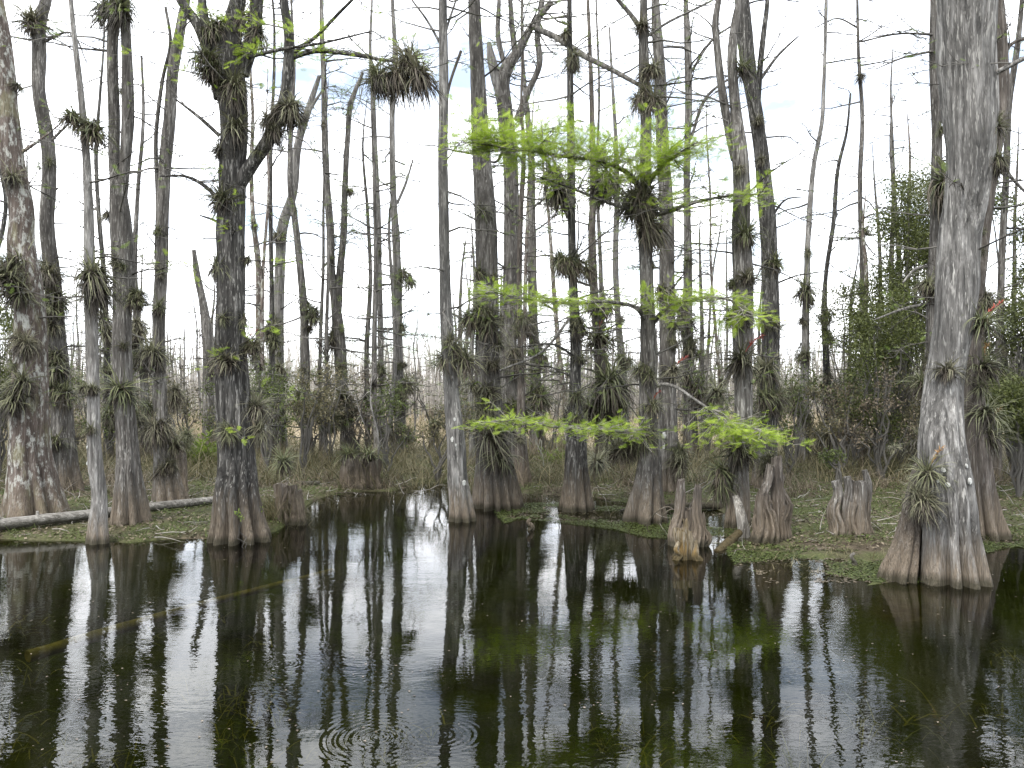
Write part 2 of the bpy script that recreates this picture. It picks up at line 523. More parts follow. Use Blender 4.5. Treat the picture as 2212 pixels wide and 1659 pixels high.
# algae on the drowned bed
bed = node(nt, 'ShaderNodeMapRange', Value=sx.outputs[2])
bed.inputs['From Min'].default_value = -0.05
bed.inputs['From Max'].default_value = -0.25
alg = ramp(nt, n1.outputs[0], [(0.35, (0.018, 0.020, 0.009)), (0.52, (0.034, 0.046, 0.008)), (0.7, (0.065, 0.070, 0.018))])
c = mixc(nt, bed.outputs[0], c, alg)
bp = node(nt, 'ShaderNodeBump', Strength=0.6, Distance=0.05, Height=n2.outputs[0])
b = node(nt, 'ShaderNodeBsdfPrincipled', Base__Color=c, Roughness=0.95, Normal=bp.outputs[0])
b.inputs['Specular IOR Level'].default_value = 0.15
nt.links.new(b.outputs[0], out.inputs[0])
M['marsh_soil'] = m

# swamp water: clear tea-green water, mirror reflection by Fresnel, gentle ripples
m, nt, out = new_mat('swamp_water')
geo = node(nt, 'ShaderNodeNewGeometry')
mpw = node(nt, 'ShaderNodeMapping', Vector=geo.outputs['Position'], Scale=(0.55, 1.0, 1.0))
r1 = node(nt, 'ShaderNodeTexNoise', Vector=mpw.outputs[0], Scale=9.0, Detail=2.0, Roughness=0.5)
r2 = node(nt, 'ShaderNodeTexNoise', Vector=mpw.outputs[0], Scale=34.0, Detail=1.5, Roughness=0.5)
r3 = node(nt, 'ShaderNodeTexNoise', Vector=mpw.outputs[0], Scale=2.2, Detail=1.0)
mk = node(nt, 'ShaderNodeTexNoise', Vector=geo.outputs['Position'], Scale=0.45, Detail=3.0)
calm = ramp(nt, mk.outputs[0], [(0.38, 0.22), (0.58, 1.0)])
hgt = math_n(nt, 'ADD', math_n(nt, 'MULTIPLY', r1.outputs[0], 1.0), math_n(nt, 'MULTIPLY', r2.outputs[0], 0.5))
hgt = math_n(nt, 'MULTIPLY', hgt, calm)
hgt = math_n(nt, 'ADD', hgt, math_n(nt, 'MULTIPLY', r3.outputs[0], 1.6))
for (rx, ry, rr, wl, amp) in ((820, 1592, 0.62, 0.050, 0.2), (950, 1588, 0.46, 0.044, 0.2), (615, 1434, 0.26, 0.045, 0.2), (655, 1215, 0.6, 0.07, 0.16)):
    Yc = ground_y(ry)
    Xc = (rx - CX) / F * Yc
    dn = node(nt, 'ShaderNodeVectorMath', i0=geo.outputs['Position'], i1=(Xc, Yc, 0.0))
    dn.operation = 'DISTANCE'
    d_ = dn.outputs['Value']
    s_ = math_n(nt, 'SINE', math_n(nt, 'MULTIPLY', d_, 2 * math.pi / wl))
    f_ = node(nt, 'ShaderNodeMapRange', Value=d_)
    f_.interpolation_type = 'SMOOTHSTEP'
    f_.inputs['From Min'].default_value = rr
    f_.inputs['From Max'].default_value = rr * 0.1
    hgt = math_n(nt, 'ADD', hgt, math_n(nt, 'MULTIPLY', math_n(nt, 'MULTIPLY', s_, f_.outputs[0]), math_n(nt, 'MULTIPLY', ramp(nt, r3.outputs[0], [(0.3, 0.1), (0.65, 1.0)]), amp * .75)))
bp = node(nt, 'ShaderNodeBump', Strength=1.0, Distance=0.0013, Height=hgt)
gl = node(nt, 'ShaderNodeBsdfGlossy', Color=(1, 1, 1, 1), Roughness=0.0, Normal=bp.outputs[0])
tr = node(nt, 'ShaderNodeBsdfTransparent', Color=(0.37, 0.38, 0.19, 1))
fr = node(nt, 'ShaderNodeFresnel', IOR=1.333, Normal=bp.outputs[0])
mx = node(nt, 'ShaderNodeMixShader', Fac=fr.outputs[0], i1=tr.outputs[0], i2=gl.outputs[0])
nt.links.new(mx.outputs[0], out.inputs[0])
M['swamp_water'] = m

# ------------------------------------------------------------------ ground and water
SHORE = np.array([(-1500, 1150), (-300, 1160), (0, 1166), (200, 1170), (450, 1163), (600, 1148), (660, 1095), (700, 1072), (760, 1064), (850, 1060),
                  (905, 1046), (960, 1042), (1010, 1060), (1040, 1075), (1130, 1064), (1250, 1072), (1400, 1088), (1560, 1098), (1620, 1150),
                  (1700, 1175), (1900, 1192), (1990, 1200), (2100, 1180), (2160, 1165), (2300, 1165), (3600, 1150)], float)


def vnoise(x, y, seed):
    def h(i, j):
        s = np.sin(i * 127.1 + j * 311.7 + seed * 74.7) * 43758.5453
        return s - np.floor(s)
    i, j = np.floor(x), np.floor(y)
    a, b = x - i, y - j
    a, b = a * a * (3 - 2 * a), b * b * (3 - 2 * b)
    return (h(i, j) * (1 - a) * (1 - b) + h(i + 1, j) * a * (1 - b) + h(i, j + 1) * (1 - a) * b + h(i + 1, j + 1) * a * b)


def land(X, Y):
    X, Y = np.asarray(X, float), np.asarray(Y, float)
    Ys_ = np.maximum(Y, 0.5)
    sx_ = CX + X / Ys_ * F
    Ysh = F * H / (np.interp(sx_, SHORE[:, 0], SHORE[:, 1]) - HOR)
    d = Y - Ysh + 0.35 * (vnoise(X * 2.1, Y * 2.1, 3) - 0.5)
    nz_ = vnoise(X * 1.3, Y * 1.3, 1) * 0.6 + vnoise(X * 3.7, Y * 3.7, 2) * 0.4 - 0.5
    up = 0.09 * (1 - np.exp(-np.maximum(d, 0) / 0.5)) + 0.10 * nz_ * (1 - np.exp(-np.maximum(d, 0) / 0.7)) + 0.02
    down = -0.85 * (1 - np.exp(np.minimum(d, 0) / 2.2))
    shelf = np.clip((sx_ - 1035) / 60, 0, 1) * np.clip((2150 - sx_) / 120, 0, 1)
    shallow = np.where(d < 0, shelf * np.clip((4.3 + d) / 1.5, 0, 1), 0)
    low = -0.02 + 0.17 * nz_ - 0.012 * np.maximum(-d, 0)
    z = np.where(d > 0, up, down * (1 - shallow) + low * shallow)
    z = np.where(Y > 30, 0.08, z)
    bank = np.clip((1.5 - Y) / 2.0, 0, 1)
    return z * (1 - bank) + 0.55 * bank


gx = np.concatenate([[-4000, -900, -300, -120, -60, -36], np.arange(-26, 26.01, 0.25), [36, 60, 120, 300, 900, 4000]])
gy = np.concatenate([[-900, -120, -20, -4], np.arange(-1, 34.01, 0.22), [38, 45, 60, 90, 150, 300, 800, 2000, 5000]])
GX, GY = np.meshgrid(gx, gy)
V = np.stack([GX, GY, land(GX, GY)], -1).reshape(-1, 3)
link('marsh_ground', mesh('marsh_ground', [(V, grid_faces(len(gy), len(gx), False))]), M['marsh_soil'], kind='structure')
wv = np.array([(-70, -0.4, 0), (70, -0.4, 0), (70, 31, 0), (-70, 31, 0)], float)
link('swamp_water', mesh('swamp_water', [(wv, np.array([(0, 1, 2, 3)]))], False), M['swamp_water'], kind='structure')


def land1(x, y):
    return float(land(np.array([x]), np.array([y]))[0])


# ------------------------------------------------------------------ cypress trees
BALLS = []      # ball moss spots (x, y, z, r)
TREES = {}


def empty(name, loc, label, cat, group=None):
    o = bpy.data.objects.new(name, None)
    o.empty_display_size = 0.2
    col.objects.link(o)
    o.location = loc
    o['label'] = label
    o['category'] = cat
    if group:
        o['group'] = group
    return o


def world_path(path, Y, r, wob=0.04, top=True):
    P = []
    for i, (x, y, w) in enumerate(path):
        yy = Y + (r.normal(0, wob) if i > 1 else 0)
        p = px(x, y, Y)
        P.append((p[0], yy, p[2], w / 2 / F * Y))
    P = np.array(P)
    if top and path[-1][1] <= 5:                        # the trunk goes on above the picture
        a, b = P[-2], P[-1]
        sl = (b[:2] - a[:2]) / max(b[2] - a[2], 0.2) * 0.5
        zt = b[2] + r.uniform(2.0, 4.0)
        for f, q in ((0.5, 0.72), (1.0, 0.3)):
            z = b[2] + (zt - b[2]) * f
            P = np.vstack([P, [b[0] + sl[0] * (z - b[2]) + r.normal(0, .08), b[1] + r.normal(0, .1), z, b[3] * q]])
    return P


def limb_geo(P, seg, r):
    return trunk_geo(P, seg, r, rough=0.05)


def add_twigs(parts_t, parts_f, P, n, r, zmin=1.2, length=(0.4, 1.5), leaf=0.5, xbias=1.6, thick=0.014, fsize=(0.07, 0.13), balls=0.25, root=None, few=False):
    """bare side branches with fine twigs along a stem path P; fronds at their ends"""
    mag = (P[0, 1] + (root[1] if root is not None else 12.0)) / 12.0
    ok = np.where(P[:, 2] > zmin)[0]
    if len(ok) < 2 or n == 0:
        return
    idx = r.choice(ok, n)
    S = P[idx, :3]
    az = r.uniform(0, 2 * np.pi, n)
    D = unit(np.stack([np.cos(az) * xbias, np.sin(az), r.normal(0.12, 0.28, n)], -1))
    Ln = r.uniform(*length, n)
    (g1, pts) = multi_twigs(S, D, Ln, np.minimum(thick * np.clip(mag, .8, 1.8) * (0.5 + Ln / 1.5), P[idx, 3] * 0.6), r, segs=5, wob=0.16)
    parts_t.append((*g1, np.repeat(r.uniform(0, 1, n), 18)))
    k = 4
    base = pts[:, 2:, :].reshape(-1, 3)
    base = np.repeat(base, max(1, k // 2), 0)
    mdir = np.repeat(np.repeat((pts[:, -1] - pts[:, 0])[:, None], pts.shape[1] - 2, 1).reshape(-1, 3), max(1, k // 2), 0)
    n2 = len(base)
    D2 = unit(unit(mdir) + r.normal(0, 0.75, (n2, 3)) * np.array([1, 1, 0.5]))
    L2 = r.uniform(0.12, 0.42, n2) * np.repeat(np.repeat(np.clip(Ln, .4, 1.2), pts.shape[1] - 2), max(1, k // 2))
    ts = 2 if few else 3
    (g2, p2) = multi_twigs(base, D2, L2, np.full(n2, 0.0062) * np.clip(mag, .9, 2.0), r, segs=ts, wob=0.2)
    parts_t.append((*g2, np.repeat(r.uniform(0, 1, n2), 3 * (ts + 1))))
    if leaf > 0:
        nf = int(n2 * leaf * 3)
        if nf:
            q = r.integers(0, n2, nf)
            s_ = r.integers(1, ts + 1, nf)
            parts_f.append(fronds_at(p2[q, s_] + r.normal(0, .02, (nf, 3)), D2[q], r.uniform(*fsize, nf) * (1.5 if few else 1), r, few=few))
    nb = int(n * balls)
    if nb and root is not None:
        q = r.integers(0, n, nb)
        for p in pts[q, r.integers(1, 5, nb)]:
            BALLS.append((*(p + root), r.uniform(0.025, 0.06)))


def cypress(tid, label, handle, mat, row, path, limbs=(), twigs=14, leaf=0.35, seg=48, flute=0.5, fh=0.55, lobes=7, rough=0.03, Y=None, twig_z=1.6,
            group=None, fronds='frond', depth_wob=0.04):
    r = np.random.default_rng(sum(map(ord, str(tid))) * 7919 + len(path))
    Y = Y or ground_y(row)
    P = world_path(path, Y, r, depth_wob)
    root_loc = np.array([P[0, 0], Y, 0.0])
    zb = min(land1(P[0, 0], Y), 0) - 0.12
    foot = P[0].copy()
    foot[2] = min(zb, P[0, 2] - 0.1)
    foot[3] *= 1.04
    P = np.vstack([foot, P])
    L = P[-1, 2] - P[0, 2]
    m = int(max(24, L / (0.085 if seg >= 40 else 0.16)))
    Q = smooth_path(P, m)
    Q[:, 3] = np.maximum(Q[:, 3], 0.006)
    Q[:, :3] -= root_loc
    root = empty('cypress_tree', root_loc, label, 'tree', group)
    link('trunk', mesh('trunk', trunk_geo(Q, seg, r, flute, fh, lobes, rough)), M[mat], root)
    pt, pf = [], []
    add_twigs(pt, pf, Q, int(twigs * (1.35 if Y < 24 else 1)), r, zmin=twig_z, leaf=leaf, root=root_loc, few=Y > 18)
    for lb in limbs:
        lp = world_path(lb['path'], Y, r, 0.0, top=lb.get('top', True))
        dy = lb.get('dy', 0.0)
        tt_ = np.linspace(0, 1, len(lp))
        sc_ = (Y + dy * tt_) / Y
        lp[:, 0] *= sc_
        lp[:, 1] = lp[:, 1] * sc_
        lp[:, 2] = H + (lp[:, 2] - H) * sc_
        lp[:, :3] -= root_loc
        ls = lb.get('seg', 18)
        lq = smooth_path(lp, max(14, int(np.sum(np.linalg.norm(np.diff(lp[:, :3], axis=0), axis=1)) / 0.07)))
        lq[:, 3] = np.maximum(lq[:, 3], 0.004)
        limb_o = link('limb', mesh('limb', limb_geo(lq, ls, r)), M[lb.get('mat', mat)], root)
        if lb.get('tw', 6):
            add_twigs(pt, pf, lq, lb.get('tw', 6), r, zmin=-5, fsize=(.045, .10), leaf=lb.get('leaf', leaf), length=lb.get('len', (0.3, 1.0)), root=root_loc, few=Y > 18)
        if 'spray' in lb:
            lime_spray(limb_o, lq, r, **lb['spray'])
    if pt:
        link('twigs', mesh('twigs', pt), M['twig'], root, kind='stuff')
    if pf:
        link('foliage', mesh('foliage', pf, False), M[fronds], root, kind='stuff')
    W = Q.copy()
    W[:, :3] += root_loc
    TREES[tid] = dict(Y=Y, path=W, handle=handle, plants=[], root=root)
    return root


def lime_spray(root, lq, r, n=40, length=(0.35, 0.8), start=0.25, fsize=(0.07, 0.17), dens=9, vert=0.10, up=0.05):
    """side twigs on a limb that carry flat feathery new leaves"""
    m = len(lq)
    n = int(n * 1.25)
    idx = r.integers(int(m * start), m, n)
    S = lq[idx, :3]
    az = r.uniform(0, 2 * np.pi, n)
    T = unit(np.gradient(lq[:, :3], axis=0))[idx]
    D = unit(np.stack([np.cos(az), np.sin(az), r.normal(up, vert, n)], -1) + T * 0.6)
    Ln = r.uniform(*length, n) * (1.3 - 0.5 * idx / m)
    g, pts = multi_twigs(S, D, Ln, np.full(n, 0.006), r, segs=5, wob=0.14, droop=0.05)
    n2 = n * 3
    q = np.repeat(np.arange(n), 3)
    s_ = r.integers(1, 6, n2)
    D2 = unit(D[q] + r.normal(0, 0.7, (n2, 3)) * np.array([1, 1, 0.3]))
    g2, p2 = multi_twigs(pts[q, s_], D2, r.uniform(0.12, 0.3, n2), np.full(n2, 0.003), r, segs=3, wob=0.12)
    link('spray_twigs', mesh('spray_twigs', [(*g, np.repeat(r.uniform(0, 1, n), 18)), (*g2, np.repeat(r.uniform(0, 1, n2), 12))]), M['twig_pale'], root, kind='stuff')
    allp = np.concatenate([pts[:, 1:].reshape(-1, 3), p2[:, 1:].reshape(-1, 3)])
    alld = np.concatenate([np.repeat(D, 5, 0), np.repeat(D2, 3, 0)])
    nf = int(n * dens * 1.5)
    q = r.integers(0, len(allp), nf)
    link('lime_foliage', mesh('lime_foliage', [fronds_at(allp[q] + r.normal(0, [.03, .03, .012], (nf, 3)), alld[q] + r.normal(0, .5, (nf, 3)) * np.array([1, 1, .25]), r.uniform(*fsize, nf), r, 0.4)], False),
         M['lime'], root, kind='stuff')


cypress('T1', 'thick lichen-blotched pinkish cypress at the left edge behind the fallen log', 'lichen-blotched cypress at left edge', 'bark_lichen', 1130,
        [(77, 1130, 152), (72, 1070, 118), (65, 1000, 90), (66, 900, 76), (66, 750, 66), (62, 620, 60), (46, 540, 56), (46, 450, 50), (27, 350, 48), (14, 240, 46), (4, 120, 44), (-12, 0, 42)],
        limbs=[dict(path=[(45, 330, 8), (90, 300, 5), (150, 250, 2)], seg=8, tw=3, leaf=.6)], twigs=10, fh=0.5)
cypress('T2', 'slender grey cypress wrapped in dark air plants behind the lichen-blotched trunk', 'slender wrapped cypress second from left', 'bark_grey', 1072,
        [(148, 1072, 72), (142, 1000, 52), (132, 900, 44), (118, 700, 38), (110, 600, 32), (102, 500, 30), (103, 350, 28), (100, 300, 27), (88, 200, 26), (84, 120, 28), (90, 50, 25), (96, 0, 22)],
        limbs=[dict(path=[(105, 310, 7), (130, 285, 5), (150, 265, 3)], seg=8, tw=3), dict(path=[(95, 90, 6), (150, 70, 4), (190, 140, 2)], seg=8, tw=3)], seg=40)
cypress('T3', 'thin pale grey cypress standing at the water edge in front of the log', 'thin pale cypress at water edge', 'bark_pale', 1172,
        [(213, 1172, 54), (213, 1140, 44), (213, 1080, 33), (208, 1000, 30), (205, 850, 25), (197, 700, 25), (196, 600, 23), (196, 448, 19), (187, 336, 16), (179, 205, 13), (168, 112, 11), (153, 0, 9)],
        flute=0.25, fh=0.25, lobes=5, twigs=10, seg=40)
cypress('T4', 'grey cypress forking into two straight parallel stems left of the dark tree', 'twin-stemmed grey cypress', 'bark_grey', 1142,
        [(284, 1142, 94), (282, 1100, 80), (279, 1030, 58), (274, 950, 45), (270, 850, 40), (266, 700, 38), (267, 600, 44), (262, 500, 44), (256, 420, 34), (245, 360, 23), (240, 250, 24), (246, 100, 22), (254, 0, 22)],
        limbs=[dict(path=[(262, 430, 24), (268, 370, 22), (277, 250, 26), (275, 130, 22), (270, 0, 19)], seg=32, tw=5),
               dict(path=[(255, 610, 6), (215, 640, 4), (170, 650, 2)], seg=8, tw=3),
               dict(path=[(236, 110, 6), (180, 105, 4), (120, 95, 2)], seg=8, tw=4, leaf=.7)])
cypress('T5', 'leaning mottled cypress with a wide dark foot behind the twin-stemmed tree', 'mottled cypress with wide dark foot', 'bark_grey', 1098,
        [(366, 1098, 92), (360, 1050, 66), (352, 950, 34), (345, 850, 30), (340, 700, 26), (348, 560, 25), (353, 448, 25), (357, 350, 26), (364, 250, 25), (375, 150, 24), (392, 60, 20), (402, 0, 18)],
        limbs=[dict(path=[(338, 560, 9), (341, 448, 9), (338, 280, 9), (352, 168, 8), (368, 93, 7), (358, 15, 6)], seg=10, tw=6)], fh=0.35)
cypress('T6', 'big dark cypress with forked crown and heavy air plants on the left bank', 'big dark forked cypress', 'bark_dark', 1167,
        [(518, 1167, 142), (517, 1140, 124), (514, 1080, 98), (510, 1000, 82), (504, 900, 76), (500, 800, 70), (502, 700, 62), (502, 600, 58), (500, 500, 57), (500, 420, 55), (501, 360, 54), (507, 280, 56), (500, 190, 62), (497, 120, 56), (502, 60, 40), (512, 0, 34)],
        limbs=[dict(path=[(512, 400, 34), (545, 352, 30), (585, 292, 27), (612, 225, 25), (622, 150, 24), (624, 90, 21), (612, 0, 20)], seg=20, tw=8, dy=-0.5, leaf=.5),
               dict(path=[(480, 210, 36), (455, 120, 30), (430, 60, 24), (390, 0, 18)], seg=20, tw=8, leaf=4.0),
               dict(path=[(492, 170, 30), (462, 90, 24), (442, 40, 20), (436, 0, 18)], seg=16, tw=6, leaf=4.0),
               dict(path=[(520, 160, 36), (548, 70, 30), (556, 0, 26)], seg=18, tw=6, leaf=4.0),
               dict(path=[(622, 128, 12), (680, 110, 11), (750, 116, 9), (820, 128, 7), (880, 138, 5), (935, 155, 3)], seg=10, tw=10, dy=-0.8, leaf=.5, len=(.3, .8)),
               dict(path=[(630, 118, 9), (690, 72, 8), (735, 25, 7), (760, 0, 6)], seg=8, tw=7, dy=-0.6, leaf=.7),
               dict(path=[(520, 128, 9), (600, 108, 7), (700, 92, 5), (800, 68, 3)], seg=8, tw=9, dy=-1.0, leaf=3.0),
               dict(path=[(474, 292, 9), (420, 245, 7), (380, 215, 4)], seg=8, tw=3, leaf=.1),
               dict(path=[(480, 440, 9), (440, 400, 8), (405, 382, 6), (345, 380, 4)], seg=8, tw=5, leaf=.1),
               dict(path=[(500, 520, 8), (470, 480, 6), (432, 465, 3)], seg=8, tw=1, leaf=0)],
        twigs=18, leaf=1.0, flute=0.5, fh=0.6, lobes=9, seg=64, fronds='lime')
cypress('T7', 'broken-topped pale snag behind the big dark forked tree', 'broken-topped snag', 'bark_grey', 985,
        [(452, 985, 34), (450, 900, 26), (449, 780, 22), (446, 700, 20), (434, 640, 16), (424, 590, 14), (419, 540, 9)], twigs=2, leaf=0, seg=20, flute=.2)
cypress('T8', 'thin yellowish cypress just right of the big dark forked tree', 'thin yellowish cypress', 'bark_lichen', 985,
        [(562, 985, 26), (560, 820, 15), (557, 700, 13), (556, 560, 13), (548, 480, 10), (540, 380, 9), (545, 250, 7), (540, 120, 5), (542, 0, 4)], twigs=8, seg=20, flute=.2, leaf=.6)
cypress('T9', 'crooked pale cypress snag leaning right, one trunk beyond the dark tree', 'crooked pale leaning snag', 'bark_pale', 990,
        [(604, 990, 40), (603, 870, 26), (602, 700, 23), (606, 560, 22), (612, 485, 21), (632, 420, 18), (643, 317, 17), (669, 224, 14), (690, 164, 8)],
        limbs=[dict(path=[(650, 270, 9), (680, 220, 7), (700, 190, 4)], seg=8, tw=3)], twigs=9, seg=24)
cypress('T9b', 'very thin straight dark cypress pole beside the crooked pale snag', 'thin straight dark pole', 'bark_dark', 1000,
        [(590, 1000, 22), (588, 800, 13), (585, 600, 10), (587, 298, 8), (592, 150, 6), (588, 0, 5)], twigs=12, seg=16, leaf=.6)
cypress('T9c', 'slim grey cypress with wavy stem rising behind the grassy stump', 'slim wavy grey cypress', 'bark_grey', 1003,
        [(665, 1003, 34), (661, 900, 22), (658, 760, 20), (654, 640, 17), (647, 560, 15), (638, 485, 14), (628, 400, 13), (626, 336, 11), (630, 261, 10), (634, 150, 7), (628, 0, 5)], twigs=12, seg=20)
cypress('T10', 'straight grey cypress forming the left arm of a narrow V of two trunks', 'left trunk of the narrow V', 'bark_grey', 1000,
        [(752, 1000, 44), (750, 920, 30), (739, 835, 27), (733, 735, 27), (724, 650, 20), (717, 597, 18), (713, 504, 17), (705, 392, 15), (701, 280, 14), (699, 187, 12), (695, 0, 9)],
        limbs=[dict(path=[(728, 690, 18), (734, 597, 16), (743, 485, 14), (745, 411, 13), (751, 299, 12), (758, 224, 11), (784, 157, 6)], seg=14, tw=8)], twigs=12, seg=24)
cypress('T12', 'thin whitish cypress pole in the open gap left of centre', 'thin whitish pole left of centre', 'bark_pale', 985,
        [(826, 985, 24), (824, 880, 14), (822, 700, 13), (820, 597, 12), (818, 485, 12), (812, 374, 11), (807, 224, 9), (800, 100, 7), (804, 0, 5)], twigs=18, seg=16, leaf=1.1)
cypress('T13', 'tall pale cypress with peeling white foot left of the centre trunk', 'tall pale cypress with white foot', 'bark_pale', 995,
        [(864, 995, 38), (864, 950, 30), (863, 860, 23), (861, 775, 21), (859, 655, 19), (857, 560, 18), (850, 411, 14), (848, 261, 12), (853, 120, 10), (848, 0, 8)],
        limbs=[dict(path=[(858, 440, 7), (875, 400, 6), (892, 345, 3)], seg=8, tw=3)], twigs=20, seg=24, leaf=1.2)
cypress('T14', 'straight smooth grey cypress with white spots standing in the water at centre', 'white-spotted grey cypress at centre', 'bark_silver', 1125,
        [(998, 1125, 60), (996, 1100, 53), (989, 1045, 46), (985, 955, 40), (975, 855, 33), (969, 755, 29), (963, 655, 26), (961, 560, 24), (957, 374, 22), (959, 187, 20), (957, 0, 17)],
        limbs=[dict(path=[(960, 240, 6), (972, 180, 6), (996, 110, 7)], seg=8, tw=0, mat='bark_red', top=False),
               dict(path=[(952, 95, 6), (920, 40, 5), (890, 0, 4)], seg=8, tw=3),
               dict(path=[(963, 70, 5), (975, 30, 5), (985, 0, 4)], seg=8, tw=2)],
        flute=0.42, fh=0.4, lobes=6, twigs=18, leaf=.3)
cypress('T15', 'thick grey cypress with broad fluted foot right of the white-spotted trunk', 'thick fluted cypress right of centre', 'bark_grey', 1097,
        [(1075, 1097, 122), (1074, 1070, 108), (1068, 1010, 84), (1060, 935, 64), (1054, 850, 58), (1053, 740, 52), (1053, 612, 49), (1050, 485, 47), (1040, 336, 40), (1031, 149, 31), (1024, 0, 26)],
        flute=0.5, fh=0.5, lobes=10, twigs=20, leaf=.4, seg=60)
cypress('T16', 'tall pale grey cypress with twisted forked top close behind the thick fluted one', 'tall pale twisted-top cypress', 'bark_grey', 1042,
        [(1112, 1042, 60), (1112, 980, 48), (1104, 860, 40), (1098, 735, 37), (1103, 612, 34), (1105, 485, 33), (1101, 336, 32), (1090, 230, 34), (1085, 170, 32), (1098, 140, 26), (1122, 104, 20), (1148, 56, 15), (1191, 6, 12)],
        limbs=[dict(path=[(1085, 210, 24), (1066, 149, 22), (1060, 120, 18), (1056, 92, 9)], seg=14, tw=1, mat='bark_pale'),
               dict(path=[(1112, 115, 13), (1106, 60, 12), (1102, 0, 10)], seg=12, tw=6),
               dict(path=[(1092, 150, 10), (1076, 80, 11), (1078, 0, 9)], seg=12, tw=6),
               dict(path=[(1150, 58, 12), (1200, 80, 13), (1260, 120, 12), (1320, 150, 10), (1395, 192, 7)], seg=10, tw=9, leaf=.1, dy=-2),
               dict(path=[(1118, 260, 20), (1140, 200, 15), (1165, 140, 13), (1160, 70, 12), (1172, 0, 10)], seg=12, tw=9),
               dict(path=[(1090, 320, 7), (1070, 350, 6), (1040, 340, 4)], seg=8, tw=3)],
        seg=40, twigs=46, leaf=.45, flute=.35)
cypress('T17', 'medium grey cypress in the second row between thick and dark trunks', 'medium second-row cypress', 'bark_grey', 990,
        [(1160, 990, 38), (1158, 840, 25), (1152, 700, 21), (1150, 612, 20), (1149, 485, 17), (1148, 354, 14), (1140, 250, 12), (1130, 150, 9), (1128, 0, 6)], twigs=36, seg=24, leaf=.5)
cypress('T17b', 'thin grey stem hugging the right side of the tall pale cypress', 'thin stem beside tall pale cypress', 'bark_red', 1052,
        [(1128, 1052, 46), (1126, 980, 30), (1125, 800, 15), (1122, 650, 12), (1124, 480, 12), (1131, 330, 9), (1126, 220, 6), (1130, 120, 4)], twigs=6, seg=20, flute=.3)
cypress('T18', 'slim dark cypress with swollen foot standing in the pool', 'slim dark cypress in pool', 'bark_dark', 1102,
        [(1246, 1102, 82), (1246, 1070, 66), (1245, 1010, 52), (1245, 940, 42), (1244, 860, 27), (1243, 695, 23), (1238, 612, 19), (1234, 373, 17), (1232, 187, 14), (1230, 0, 10)],
        limbs=[dict(path=[(1236, 680, 6), (1170, 760, 5), (1080, 800, 3)], seg=8, tw=5, leaf=0, mat='bark_pale', dy=-.4),
               dict(path=[(1240, 770, 6), (1200, 745, 5), (1120, 750, 3)], seg=8, tw=5, leaf=0, dy=-.4)],
        flute=.4, fh=.45, lobes=8, twigs=40, leaf=.35)
cypress('T19', 'second-row cypress hidden under a huge brown mass of air plants', 'cypress under huge brown air-plant mass', 'bark_red', 1005,
        [(1300, 1005, 40), (1300, 900, 28), (1295, 780, 24), (1285, 650, 19), (1279, 523, 17), (1281, 400, 15), (1279, 250, 11), (1272, 60, 8), (1270, 0, 7)], twigs=18, seg=24)
cypress('T20', 'very thin grey pole between the slim dark trunk and the middle trunk', 'thin pole left of the middle trunk', 'bark_grey', 985,
        [(1306, 985, 20), (1302, 800, 12), (1297, 560, 9), (1290, 380, 7), (1294, 200, 5), (1288, 0, 4)], twigs=14, seg=16)
cypress('T21', 'thin pale second-row cypress directly left of the middle trunk', 'thin pale second-row cypress', 'bark_pale', 990,
        [(1352, 990, 26), (1345, 800, 16), (1336, 700, 14), (1330, 560, 13), (1333, 420, 12), (1330, 300, 9), (1322, 160, 6), (1316, 60, 4)], twigs=16, seg=16)
